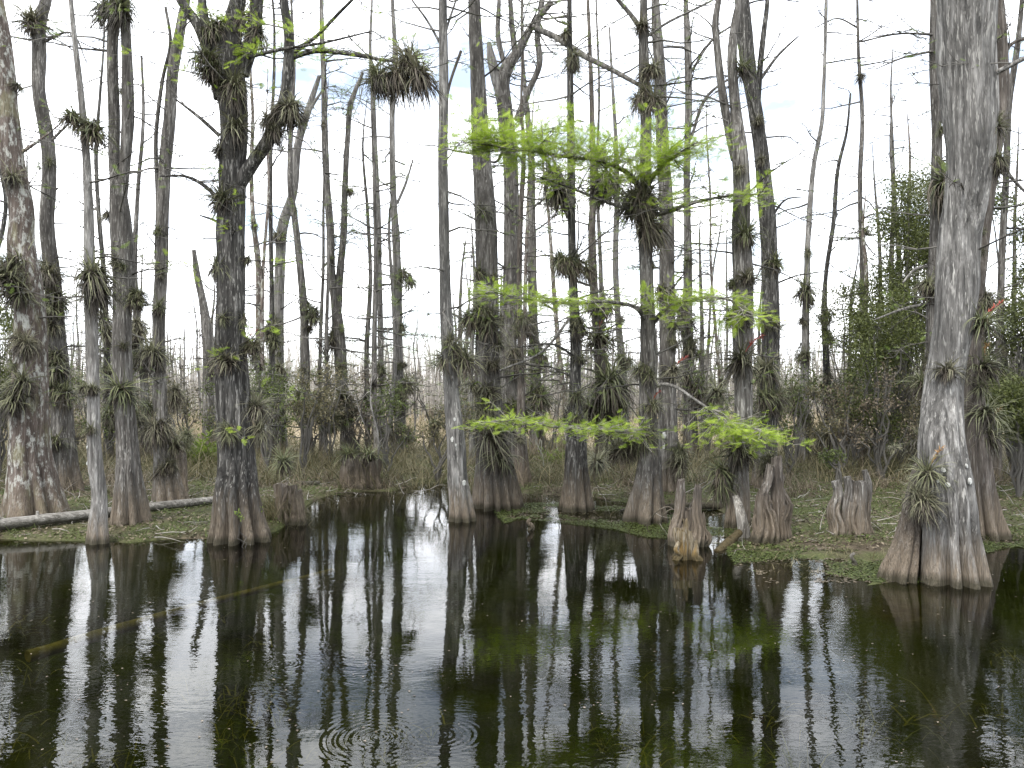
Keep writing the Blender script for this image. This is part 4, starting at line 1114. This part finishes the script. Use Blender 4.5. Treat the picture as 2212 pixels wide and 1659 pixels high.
# on the long boughs of the dark forked tree
t6 = TREES['T6']['Y']
for (x, y, dm, kd, dy, lab) in ((820, 165, 84, 'h', -1.1, 'dark shaggy air plant hanging midway along the long bough'), (882, 138, 118, 'h', -1.2, 'huge shaggy air plant at the end of the long bough'),
                                (615, 222, 106, 'h', -.35, 'thick shaggy air plant wrapped round the elbow of the right limb'), (600, 265, 70, 'h', -.3, 'air plant hanging below the elbow of the right limb'),
                                (558, 325, 40, 't', -.15, 'small tuft low on the rising right limb')):
    sd += 1
    plant(KIND[kd], px(x, y, t6 + dy), dm / 2 / F * t6 * 1.25, lab, None, None, sd)
# rooted near the ground
for (x, y, row, dm, kd, lab) in ((1792, 945, 1010, 112, 's', 'large spiky air plant low in the brush between slanting stems'), (1885, 962, 1020, 84, 's', 'spiky air plant at the foot of the kinked pole'),
                                 (1960, 905, 1015, 96, 's', 'spiky air plant low beside the pole with white patch'), (1548, 850, 1040, 84, 's', 'spiky air plant hanging low left of the ringed trunk'),
                                 (1290, 1000, 1085, 96, 's', 'spiky air plant low right of the slim dark trunk'), (1318, 950, 1050, 84, 'b', 'bushy air plant low behind the pale dead branch'),
                                 (755, 985, 1058, 92, 's', 'spiky air plant on the left top of the broad stump'), (795, 988, 1058, 84, 's', 'spiky air plant on the right top of the broad stump'),
                                 (700, 905, 1010, 90, 'b', 'bushy dark air plant in the brush left of the broad stump'), (940, 915, 1000, 60, 's', 'spiky air plant on the brush right of the white-footed trunk'),
                                 (612, 1000, 1110, 86, 's', 'grassy air plant on top of the mossy stump by the dark tree'), (1650, 1000, 1150, 80, 'b', 'bushy air plant on the tall hollow stump'),
                                 (870, 930, 1000, 60, 'b', 'brown air plant beside the white foot of the pale trunk'), (400, 945, 1040, 60, 'b', 'brown air plant on the small knee at the left bank')):
    sd += 1
    Y = ground_y(row)
    plant(KIND[kd], px(x, y, Y), dm / 2 / F * Y * 1.1, lab, None, None, sd)
# beyond the 300 largest: the small ones on the back-row poles, joined
r = np.random.default_rng(21)
cs, cr = [], []
for tid, tr_ in TREES.items():
    if not tid.startswith('P') or tr_['Y'] > 46:
        continue
    W = tr_['path']
    for zz in abs(r.normal(0, 1.8, r.integers(2, 7) if tr_['Y'] < 29 else r.integers(1, 4))) + .7:
        c = W[np.argmin(abs(W[:, 2] - zz))]
        cs.append((c[0] + r.normal(0, .04), c[1] - c[3], c[2]))
        cr.append(r.uniform(.16, .44))
cs, cr = np.array(cs), np.array(cr)
q = np.repeat(np.arange(len(cs)), 34)
n = len(q)
D = unit(r.normal(0, 1, (n, 3)) + [0, 0, .35])
link('back_row_air_plants', mesh('back_row_air_plants', [ribbons(cs[q] + r.normal(0, .05, (n, 3)), D, cr[q] * r.uniform(.6, 1.2, n), np.full(n, .03), r.uniform(.3, 1.1, n), r, 3)]), M['air_dead'],
     label='small dark air plants dotting the slender back-row poles', cat='air plants', kind='stuff')

# ball moss: tiny dark balls on twigs
r = np.random.default_rng(33)
gb = []
BALLS_ = np.array(BALLS)
n = len(BALLS_)
k = 14
q = np.repeat(np.arange(n), k)
D = unit(r.normal(0, 1, (n * k, 3)))
gb.append(ribbons(BALLS_[q, :3], D, BALLS_[q, 3] * r.uniform(.7, 1.3, n * k), np.full(n * k, .016), r.uniform(0, .5, n * k), r, 2, tipw=.3))
link('ball_moss', mesh('ball_moss', gb), M['air_dead'], label='tiny dark balls of moss dotted along the bare twigs', cat='ball moss', kind='stuff')
# hanging strands of moss
gs = []
for (x, y, n_, Y) in ((435, 120, 26, 11.0), (470, 160, 20, 11.0), (590, 260, 20, 10.7), (880, 170, 26, 9.9), (820, 190, 18, 10.0), (1225, 400, 46, 13.8), (1180, 950, 16, 11.4), (1340, 420, 22, 12.3), (2040, 430, 18, 13.9)):
    S = px(x, y, Y) + r.normal(0, [.12, .1, .05], (n_, 3))
    gs.append(ribbons(S, np.tile([0, 0, -1.0], (n_, 1)) + r.normal(0, .2, (n_, 3)), r.uniform(.1, .42, n_), r.uniform(.010, .02, n_), np.full(n_, .5), r, 5, tipw=.5, wob=.2))
link('hanging_moss', mesh('hanging_moss', gs), M['moss'], label='thin grey strands of moss hanging from boughs and air plants', cat='moss', kind='stuff')


# ------------------------------------------------------------------ stumps, knees, logs
def stump(label, name, mat, row, spires, cat='stump', flute=.4, mats=None):
    """spires: (x_base, x_top, y_top, w_base, w_top, jag)"""
    r = np.random.default_rng(int(row * 3 + spires[0][0]))
    Y = ground_y(row)
    bx_ = np.mean([s[0] for s in spires])
    loc = px(bx_, row, Y)
    root = empty(name, loc, label, cat)
    for i, (xb, xt, yt, wb, wt, jag) in enumerate(spires):
        yy = Y + r.uniform(-.08, .08) * (len(spires) > 1)
        a, b = px(xb, row, Y), px(xt, yt, Y)
        hgt_ = b[2] - a[2]
        P = []
        for q, f in ((-.25 / max(hgt_, .1), 1.05), (0, 1.0), (.2, .80 + r.uniform(-.06, .06)), (.5, .64 + r.uniform(-.1, .1)), (.8, .48 + r.uniform(-.08, .1)), (1.0, 0)):
            w = wt if q == 1.0 else max(wb * f, wt)
            P.append((a[0] + (b[0] - a[0]) * q + r.normal(0, .025) * (0 < q < 1), yy, a[2] + hgt_ * q, w / 2 / F * Y))
        Q = smooth_path(np.array(P), 28)
        Q[:, :3] -= loc
        link('spire' if len(spires) > 1 else 'trunk', mesh('spire', trunk_geo(Q, 30, r, flute * 1.2, .7, 5 + i % 4, .10, jag=jag * hgt_)), M[(mats or {}).get(i, mat)], root)
    return root


stump('mossy low stump draped in grass right of the dark forked tree', 'cypress_stump', 'stump', 1132, [(604, 608, 1040, 50, 34, .12), (645, 636, 1050, 44, 30, .15), (624, 622, 1045, 46, 34, .1)])
stump('broad fluted stump topped with air plants at the back of the bay', 'cypress_stump', 'stump', 1058, [(764, 758, 985, 62, 54, .1), (806, 800, 990, 56, 46, .1), (785, 780, 982, 60, 44, .1)], flute=.6)
stump('pair of narrow dead stumps right of the tree with green sprays', 'cypress_stump', 'stump', 1178, [(1460, 1472, 1032, 40, 16, .06), (1502, 1504, 1040, 42, 18, .14), (1484, 1486, 1085, 44, 26, .25), (1474, 1468, 1100, 34, 18, .2), (1512, 1512, 1100, 26, 14, .2)])
stump('pale splintered stump rotting in the open water', 'cypress_stump', 'rotten', 1208, [(1482, 1480, 1140, 56, 44, .25), (1506, 1498, 1160, 22, 10, .3), (1462, 1470, 1165, 22, 12, .3), (1478, 1479, 1118, 20, 9, .2)], flute=.3)
stump('tall hollow stump cluster with a pale bleached spire beside the ringed cypress', 'cypress_stump', 'stump', 1170, [(1634, 1662, 992, 40, 16, .14), (1682, 1682, 980, 48, 24, .1), (1702, 1692, 1020, 30, 12, .14), (1660, 1654, 1060, 54, 34, .25), (1645, 1640, 1090, 40, 24, .2), (1690, 1700, 1080, 34, 20, .2)], mats={1: 'bark_red'})
stump('clump of rounded cypress knees on the grassy bank left of the largest tree', 'cypress_knee', 'bark_grey', 1168, [(1808, 1808, 1040, 44, 20, .0), (1826, 1832, 1030, 40, 16, .0), (1854, 1856, 1036, 52, 30, .05), (1876, 1871, 1016, 40, 12, .0), (1840, 1848, 1085, 44, 28, .05), (1866, 1860, 1070, 40, 30, .05)], 'knee')
stump('tiny lone knee poking out of the water left of the largest tree', 'cypress_knee', 'driftwood', 1222, [(1846, 1846, 1195, 14, 7, 0)], 'knee')
stump('tiny lone knee in the water between fluted and slim dark trunks', 'cypress_knee', 'stump', 1145, [(1147, 1146, 1122, 16, 7, 0)], 'knee')
stump('dark knee cluster beside the mottled cypress on the left bank', 'cypress_knee', 'stump', 1075, [(395, 385, 950, 44, 20, .1), (372, 372, 985, 36, 18, .1)], 'knee')
stump('pair of small brown knees far back beside the brush', 'cypress_knee', 'stump', 985, [(930, 930, 925, 14, 8, 0), (942, 942, 922, 12, 8, 0)], 'knee')
stump('reddish short stump behind the slim dark trunk', 'cypress_stump', 'bark_red', 1030, [(1350, 1350, 955, 30, 22, .1)])


def log(label, mat, pts, rad, seg=20, name='fallen_log', rough=.06, cat='log', knots=4):
    r = np.random.default_rng(int(abs(pts[0][0]) * 7 + 3))
    P = np.array([(*p, q) for p, q in zip(pts, rad)])
    Q = smooth_path(P, 60)
    loc = Q[0, :3].copy()
    Q[:, :3] -= loc
    root = empty(name, loc, label, cat)
    g = trunk_geo(Q, seg, r, rough=rough)
    W = np.concatenate([g[0][0][:seg], [g[0][0][:seg].mean(0)]])
    j = np.arange(seg)
    g.append((W, np.stack([(j + 1) % seg, j, np.full(seg, seg)], -1)))
    link('trunk', mesh('log_trunk', g), M[mat], root)
    for i in range(knots):
        c = Q[r.integers(8, 52)]
        d = unit(np.array([r.normal(0, .3), r.uniform(-1, .2), 1.0]))
        kp = np.array([(*(c[:3] + d * c[3] * q), c[3] * w) for q, w in ((.5, .4), (1.0, .3), (1.5, .2))])
        link('branch_stub', mesh('branch_stub', trunk_geo(smooth_path(kp, 6), 8, r, rough=.1)), M[mat], root)
    return root


def on_ground(x, row, lift):
    Y = ground_y(row)
    p = px(x, row, Y)
    return (p[0], Y, max(land1(p[0], Y), 0) + lift)


log('long bleached log lying along the left bank from the edge to the dark tree', 'driftwood_log', [on_ground(-160, 1170, .10), on_ground(0, 1158, .10), on_ground(192, 1140, .09), on_ground(328, 1122, .08), on_ground(470, 1104, .08)],
    [.105, .095, .08, .072, .065], knots=6)
log('mossy brown log lying behind the dead stumps', 'stump', [on_ground(1410, 1104, .05), on_ground(1490, 1102, .07), on_ground(1562, 1100, .05)], [.055, .06, .05], 14)
log('short pale stick on the water left of the fluted trunk', 'driftwood', [on_ground(1340, 1106, .03), on_ground(1372, 1104, .05), on_ground(1410, 1108, .02)], [.02, .03, .02], 10, knots=0)
Yp = ground_y(1160)
log('leaning bleached broken post in front of the ringed cypress', 'driftwood', [tuple(px(1611, 1166, Yp) + [0, 0, -.1]), tuple(px(1602, 1120, Yp)), tuple(px(1588, 1072, Yp + .15))], [.085, .075, .045], 16, 'broken_post', .1, 'post', 0)
log('stubby yellow-brown broken log slanting into the water', 'rotten', [tuple(px(1597, 1150, 11.0)), tuple(px(1575, 1170, 10.7)), tuple(px(1548, 1194, 10.3))], [.05, .055, .045], 14, 'broken_log', .08, 'log', 1)
log('bleached short log on the bank behind the dark tree foot', 'driftwood', [on_ground(650, 1062, .05), on_ground(690, 1060, .06)], [.04, .045], 10, knots=1)
log('sunken yellow pole lying under the water at left', 'sunk_pole', [tuple(np.array([0, 0, H]) + (px(60, 1418, ground_y(1418)) - [0, 0, H]) * 1.10), tuple(np.array([0, 0, H]) + (px(370, 1325, ground_y(1325)) - [0, 0, H]) * 1.08),
                                                      tuple(np.array([0, 0, H]) + (px(720, 1232, ground_y(1232)) - [0, 0, H]) * 1.09)], [.055, .042, .03], 10, 'sunken_pole', .05, 'pole', 0)


def dead_branch(label, pts, r0, row, side=5, mat='bark_pale'):
    r = np.random.default_rng(int(abs(pts[0][0] + pts[0][1])))
    Y = ground_y(row)
    P = np.array([(*px(x, y, Y + dy), r0 * (1 - .75 * i / (len(pts) - 1))) for i, (x, y, dy) in enumerate(pts)])
    loc = P[0, :3].copy()
    P[:, :3] -= loc
    Q = smooth_path(P, 26)
    root = empty('dead_branch', loc, label, 'branch')
    link('stem', mesh('stem', [tube(Q, 7)]), M[mat], root)
    if side:
        idx = r.integers(6, 26, side)
        D = unit(np.gradient(Q[:, :3], axis=0)[idx] * 8 + r.normal(0, .7, (side, 3)))
        g, _ = multi_twigs(Q[idx, :3], D, r.uniform(.15, .5, side), np.full(side, r0 * .35), r, 5, .25, .1, 4)
        link('side_twigs', mesh('side_twigs', [(*g, np.repeat(r.uniform(0, 1, side), 24))]), M['twig_pale'], root, kind='stuff')


dead_branch('curling pale root arching into the water at the fluted trunk foot', [(1465, 1110, .2), (1440, 1095, 0), (1412, 1112, -.1), (1398, 1140, -.1), (1410, 1160, -.2)], .014, 1150, 2)
dead_branch('second curling pale root beside the fluted trunk foot', [(1478, 1120, .1), (1450, 1100, 0), (1425, 1130, -.1), (1440, 1160, -.1)], .010, 1155, 1)
dead_branch('thin dead branch bending down to the water right of the slim dark trunk', [(1290, 960, .2), (1285, 1040, 0), (1310, 1080, -.1), (1345, 1110, -.2)], .011, 1110, 4)
dead_branch('pale thin stick leaning across the narrow dead stumps', [(1478, 1120, .1), (1510, 1060, 0), (1545, 1035, .1)], .009, 1170, 0)
dead_branch('twiggy dead branch hanging under the right green spray', [(1700, 1090, .3), (1640, 1110, .1), (1600, 1150, 0)], .008, 1165, 5)
dead_branch('white forked stick lying on the bank behind the knees', [(1740, 1120, .2), (1765, 1140, 0), (1790, 1128, .1)], .010, 1150, 2)
dead_branch('bare pale sapling rising above the broad stump', [(810, 1050, .1), (818, 950, 0), (800, 860, .1), (815, 770, .1), (850, 690, .2)], .022, 1055, 12)
dead_branch('crooked second sapling fanning right of the broad stump', [(806, 960, .1), (780, 900, 0), (760, 850, .1), (725, 840, .1)], .014, 1055, 8)
dead_branch('small floating pale twig near the slanting log', [(1570, 1196, .1), (1600, 1186, 0), (1625, 1192, .1)], .009, 1196, 2)
dead_branch('tangle of thin roots along the mud bank by the broad stump', [(690, 1068, 0), (760, 1064, -.2), (840, 1072, -.2), (930, 1056, .2)], .018, 1066, 14, 'stump')
dead_branch('bleached arching branch at the left edge above the log', [(-20, 1010, .2), (25, 1030, 0), (60, 1060, .1)], .012, 1110, 5)
dead_branch('bare grey branch lying on the right bank behind the largest tree', [(2240, 1010, .2), (2190, 1030, 0), (2170, 1020, .2)], .02, 1080, 6)

# ------------------------------------------------------------------ leafy shrubs and small broadleaf trees
def broadleaf(name, label, x, row, Y, clumps, mat, leaf=(.05, .10), dens=420, cat='shrub', stem=.03, group=None):
    r = np.random.default_rng(int(abs(x) * 3 + Y * 17))
    loc = np.array([(x - CX) / F * Y, Y, land1((x - CX) / F * Y, Y)])
    root = empty(name, loc, label, cat, group)
    gt, gf = [], []
    S, D, L_ = [], [], []
    for (cx, cy, rx, rz) in clumps:
        c = px(cx, cy, Y) + np.array([0, r.uniform(-.6, .6), 0]) - loc
        R_ = np.array([rx, rx * .9, rz]) / F * Y
        P = smooth_path(np.array([(0, 0, -.1, stem), (c[0] * .3, c[1] * .3, c[2] * .45, stem * .8), (c[0] * .8, c[1] * .8, c[2] * .8, stem * .55), (*c, stem * .3)]), 10)
        P[2:-1, :3] += r.normal(0, .04, (7, 3))
        gt.append(tube(P, 5))
        nb = 12
        d = unit(r.normal(0, 1, (nb, 3)))
        ends = d * R_ * r.uniform(.4, 1.0, (nb, 1))
        st = np.tile(c, (nb, 1)) - [0, 0, R_[2] * .4]
        g, pts = multi_twigs(st, ends + [0, 0, R_[2] * .4], np.linalg.norm(ends + [0, 0, R_[2] * .4], axis=1), np.full(nb, stem * .25), r, 4, .2)
        gt.append((*g, np.repeat(r.uniform(0, 1, nb), 15)))
        n = int(dens * (2.0 if mat == 'myrtle' else 1))
        q = r.integers(0, nb, n)
        s_ = r.integers(2, 5, n)
        p = pts[q, s_] + r.normal(0, 1, (n, 3)) * R_ * .22
        Xa = unit(r.normal(0, 1, (n, 3)) + [0, 0, .2])
        Ya = unit(np.cross(r.normal(0, .6, (n, 3)) + [0, 0, 1], Xa))
        gf.append(scatter(LV, LF, p, Xa, Ya, np.cross(Xa, Ya), r.uniform(*leaf, n), r))
    link('stems', mesh('stems', gt), M['twig'], root)
    link('crown', mesh('crown', gf, False), M[mat], root, kind='stuff')


C = lambda x0, x1, y0, y1, n, s, sd_: [(a, b, c * 1.15, c) for a, b, c in zip(np.random.default_rng(sd_).uniform(x0, x1, n), np.random.default_rng(sd_ + 1).uniform(y0, y1, n), np.random.default_rng(sd_ + 2).uniform(s * .7, s * 1.2, n))]
broadleaf('broadleaf_tree', 'tall dark leafy tree rising between the kinked pole and largest cypress', 1950, 1000, 19.5, C(1890, 2015, 400, 880, 22, 66, 1), 'myrtle', dens=560, cat='tree', stem=.035)
broadleaf('broadleaf_tree', 'dark leafy tree with thin top just left of the half-hidden cypress', 2010, 1010, 20.5, C(1940, 2060, 370, 720, 17, 56, 4), 'myrtle', dens=480, cat='tree', stem=.03)
broadleaf('leafy_shrub', 'dark green shrub low in the brush below the leafy tree', 1895, 990, 18.0, C(1845, 1950, 620, 930, 12, 55, 7), 'myrtle', dens=420)
broadleaf('broadleaf_tree', 'dark leafy tree at the right edge behind the thin cypress', 2190, 1010, 17.5, C(2110, 2300, 430, 900, 26, 66, 10), 'myrtle', dens=560, cat='tree', stem=.035)
broadleaf('leafy_shrub', 'dense dark shrub in front of the right-edge leafy tree', 2200, 1020, 14.5, C(2150, 2290, 640, 960, 14, 66, 13), 'myrtle', dens=560)
broadleaf('broadleaf_tree', 'small leafy tree with open twigs left of the kinked pole', 1830, 1000, 21.0, C(1800, 1870, 580, 840, 8, 42, 16), 'myrtle', dens=260, cat='tree')
broadleaf('leafy_shrub', 'olive bush in the brush right of the dark forked tree', 575, 1000, 17.5, C(545, 615, 810, 900, 6, 42, 19), 'weed', dens=200)
broadleaf('leafy_shrub', 'dark leafy shrub at the left edge of the picture', -5, 1000, 17.0, C(-60, 30, 640, 900, 10, 52, 22), 'myrtle', dens=320)
broadleaf('leafy_shrub', 'small yellow-green seedling bush by the knees on the right bank', 1820, 1020, 15.5, C(1790, 1870, 975, 1010, 4, 22, 25), 'weed', dens=90)
broadleaf('leafy_shrub', 'tiny bright green seedling growing in the cleft of the dark trunk foot', 531, 1150, 10.55, C(524, 538, 1095, 1130, 3, 9, 28), 'fern', dens=14, leaf=(.03, .05), stem=.006)
r = np.random.default_rng(77)
for i in range(60):
    x = r.uniform(-100, 2300)
    Y = r.uniform(17, 27)
    broadleaf('leafy_shrub', 'low %s brush bush %s' % ((['brownish', 'green', 'olive', 'dead brown', 'brownish'] if x < 1700 else ['brownish', 'green', 'leafy green', 'dead brown', 'brownish'])[i % 5], beside(x)), x, 0, Y, C(x - 50, x + 50, 800, 940, 5, 36, 100 + i * 3), ['sedge', 'weed', 'sedge', 'litter', 'sedge'][i % 5] if x < 1700 else ['sedge', 'weed', 'weed', 'litter', 'sedge'][i % 5], dens=170, group='brush bushes in the undergrowth')
# ferns
for i, (x, y, row, s, lab) in enumerate(((415, 985, 1015, 1.0, 'bright yellow-green fern clump left of the dark forked tree'), (448, 995, 1010, .8, 'smaller fern clump tight against the dark forked trunk'), (1200, 1000, 1010, .6, 'small fern clump deep in the brush behind the slim dark trunk'))):
    Y = ground_y(row)
    loc = px(x, row, Y)
    root = empty('fern_clump', loc, lab, 'fern')
    n = 26
    az = r.uniform(0, 6.28, n)
    D = unit(np.stack([np.cos(az) * .7, np.sin(az) * .7, r.uniform(.8, 1.6, n)], -1))
    g, pts = multi_twigs(r.normal(0, .08, (n, 3)), D, r.uniform(.7, 1.35, n) * s, np.full(n, .006), r, 7, .05, .12)
    link('stalks', mesh('stalks', [(*g, np.repeat(r.uniform(0, 1, n), 24))]), M['fern'], root)
    pp = np.repeat(pts[:, 2:].reshape(-1, 3), 4, 0)
    dd = np.repeat(np.repeat(D[:, None], 6, 1).reshape(-1, 3), 4, 0)
    sd2 = np.cross(dd, [0, 0, 1.0]) * r.choice([-1, 1], len(pp))[:, None]
    link('fronds', mesh('fern_fronds', [scatter(LV, LF, pp + r.normal(0, .02, pp.shape), unit(sd2 + dd * .3), unit(dd), np.cross(unit(sd2), unit(dd)), r.uniform(.10, .2, len(pp)) * s, r)], False), M['fern'], root, kind='stuff')

# ------------------------------------------------------------------ grasses and ground cover (nobody could count them)
def tufts(name, label, cat, mat, X, Y, per, hgt, wid, droop, spread=.10, up=1.2, seed=1, segs=4):
    r = np.random.default_rng(seed)
    n = len(X)
    q = np.repeat(np.arange(n), per)
    m_ = n * per
    z = land(X, Y)
    S = np.stack([X, Y, z - .02], -1)[q] + r.normal(0, [spread, spread, 0], (m_, 3))
    az = r.uniform(0, 6.28, m_)
    D = np.stack([np.cos(az), np.sin(az), r.uniform(.6, 2.2, m_) * up], -1)
    hs = np.repeat(r.uniform(.6, 1.3, n), per)
    g = ribbons(S, D, r.uniform(*hgt, m_) * hs, r.uniform(*wid, m_), r.uniform(*droop, m_), r, segs)
    return link(name, mesh(name, [g]), M[mat], label=label, cat=cat, kind='stuff')


def on_angle(n, y0, y1, r, x0=-400, x1=2600):
    Y = r.uniform(y0, y1, n)
    return (r.uniform(x0, x1, n) - CX) / F * Y, Y


r = np.random.default_rng(55)
X, Y = on_angle(1500, 16.5, 30, r)
tufts('tall_marsh_grass', 'tall olive brown marsh grass filling the ground behind the trees', 'grass', 'sedge', X, Y, 22, (.35, 1.05), (.010, .022), (.2, 1.1), .22, 1.2, 1, 3)
X, Y = on_angle(1300, 29, 60, r)
tufts('straw_grass', 'straw-coloured tall grass across the plain', 'grass', 'straw', X, Y, 14, (.6, 1.3), (.03, .06), (.1, .4), .4, 1.6, 2, 3)
X, Y = on_angle(2600, 10.6, 18, r)
k_ = land(X, Y) > .01
X, Y = X[k_], Y[k_]
k_ = vnoise(X * 1.1, Y * 1.1, 8) > .42
tufts('bank_grass', 'short green and straw grass tufts on the muddy bank', 'grass', 'weed', X[k_], Y[k_], 12, (.05, .20), (.006, .012), (.2, .9), .08, 1.0, 3, 3)
r = np.random.default_rng(56)
X, Y = on_angle(160, 14, 18, r)
tufts('dry_grass', 'dry brown grass clumps scattered in front of the brush', 'grass', 'litter', X, Y, 40, (.25, .7), (.006, .012), (.2, 1.0), .09, 1.3, 4)
# grass on the mossy stump beside the dark tree
Yg = ground_y(1128)
Xg = (r.uniform(580, 665, 40) - CX) / F * Yg
tufts('stump_grass', 'long thin green grass growing round the mossy stump', 'grass', 'sedge', Xg, np.full(40, Yg - .12) + r.normal(0, .12, 40), 20, (.35, .9), (.006, .011), (.3, 1.1), .06, 1.6, 5)


def leaves_on(name, label, cat, mat, X, Y, z, size, seed, tilt=.35):
    r = np.random.default_rng(seed)
    n = len(X)
    az = r.uniform(0, 6.28, n)
    Xa = unit(np.stack([np.cos(az), np.sin(az), r.normal(0, tilt, n)], -1))
    Ya = unit(np.cross(np.array([0, 0, 1.0]) + r.normal(0, tilt, (n, 3)), Xa))
    link(name, mesh(name, [scatter(LV * [1, 1.5, 1], LF, np.stack([X, Y, z], -1), Xa, Ya, np.cross(Xa, Ya), r.uniform(*size, n), r)], False), M[mat], label=label, cat=cat, kind='stuff')


r = np.random.default_rng(57)
X, Y = on_angle(90000, 10.2, 19, r, -250, 2460)
z = land(X, Y)
g_ = vnoise(X * .9, Y * .9, 12) + .35 * vnoise(X * 4, Y * 4, 13)
k_ = (z > .0) & (g_ > .5) & (r.uniform(0, 1, len(X)) < .8)
leaves_on('ground_cover', 'low green creeping leaves covering the wet bank', 'ground cover', 'weed', X[k_], Y[k_], z[k_] + r.uniform(.0, .05, k_.sum()), (.025, .055), 1)
k_ = (z > .0) & (g_ <= .8) & (r.uniform(0, 1, len(X)) < .55)
leaves_on('leaf_litter', 'dead brown leaf litter on the mud', 'leaf litter', 'litter', X[k_], Y[k_], z[k_] + r.uniform(.0, .02, k_.sum()), (.03, .07), 2)
# floating and emergent weed in the shallows
X, Y = on_angle(130000, 8.6, 14.6, r, 1000, 2300)
z = land(X, Y)
g_ = vnoise(X * 1.2, Y * 1.8, 22) + .4 * vnoise(X * 5, Y * 6, 23)
k_ = (z < .02) & (z > -.24) & (g_ > .6)
leaves_on('floating_weed', 'mats of small floating weed in the shallow water among the trunks', 'water weed', 'weed', X[k_], Y[k_], r.uniform(.003, .02, k_.sum()), (.02, .045), 3, .15)
k_ = (z < .02) & (z > -.2) & (g_ < .75) & (g_ > .5) & (r.uniform(0, 1, len(X)) < .25)
leaves_on('floating_litter', 'bits of dead leaf floating on the shallows', 'leaf litter', 'litter', X[k_], Y[k_], np.full(k_.sum(), .005), (.02, .05), 4, .05)
X, Y = on_angle(420, 8.9, 13.6, r, 1080, 2250)
z = land(X, Y)
k_ = (z < .03) & (z > -.2)
tufts('shallow_grass', 'thin grass blades poking out of the shallow water', 'grass', 'sedge', X[k_], Y[k_], 12, (.1, .28), (.006, .012), (.3, 1.0), .1, .8, 6)
X, Y = on_angle(150, 4.2, 9.5, r, -50, 2300)
k_ = (vnoise(X * .8, Y * .8, 31) > .5) & (land(X, Y) < -.5)
tufts('submerged_weed', 'yellow-green weed growing under the water', 'water weed', 'sunk', X[k_], Y[k_], 16, (.15, .45), (.010, .02), (.3, 1.2), .12, .7, 7)

X, Y = on_angle(900, 4.2, 11.5, r, -100, 2320)
z = land(X, Y)
k_ = (z < -.02) & (vnoise(X * .7, Y * .7, 41) > .45)
leaves_on('drifting_specks', 'scattered specks of dead leaf drifting on the open water', 'leaf litter', 'litter', X[k_], Y[k_], np.full(k_.sum(), .004), (.008, .03), 5, .04)
X, Y = on_angle(900, 10.8, 19, r, -200, 2400)
z = land(X, Y)
k_ = z > .02
X, Y, z = X[k_], Y[k_], z[k_]
az = r.uniform(0, 6.28, len(X))
g, _ = multi_twigs(np.stack([X, Y, z + .02], -1), np.stack([np.cos(az), np.sin(az), r.uniform(-.05, .35, len(X))], -1), r.uniform(.15, .6, len(X)), r.uniform(.004, .011, len(X)), r, 4, .18)
link('fallen_twigs', mesh('fallen_twigs', [(*g, np.repeat(r.uniform(0, 1, len(X)), 15))]), M['twig_pale'], label='fallen dead twigs littering the bank', cat='twigs', kind='stuff')

# poles and bushes that would share a label are told apart by height or distance
same = {}
for o in list(col.objects):
    if o.parent is None and o.get('group') and o.get('label'):
        same.setdefault(o['label'], []).append(o)
for lab, os_ in same.items():
    if len(os_) < 2:
        continue
    if os_[0].name.startswith('cypress_tree'):
        def top_row(o):
            t_ = [c for c in o.children if c.name.startswith('trunk')][0]
            return (max(v.co.z for v in t_.data.vertices) - H) / o.location.y
        os_.sort(key=top_row, reverse=True)
        words_ = ['taller', 'shorter'] if len(os_) == 2 else (['tallest'] + [w + ' tallest' for w in ('second', 'third', 'fourth', 'fifth', 'sixth', 'seventh', 'eighth', 'ninth', 'tenth', 'eleventh', 'twelfth')][:len(os_) - 2] + ['shortest'])
    else:
        os_.sort(key=lambda o: o.location.y)
        words_ = {2: ['nearer', 'farther'], 3: ['nearest', 'middle', 'farthest']}.get(len(os_))
    if words_ and len(words_) == len(os_) and max(len((w + ' ' + lab).replace('-', ' ').split()) for w in words_) <= 16:
        for o, w in zip(os_, words_):
            o['label'] = w + ' ' + lab
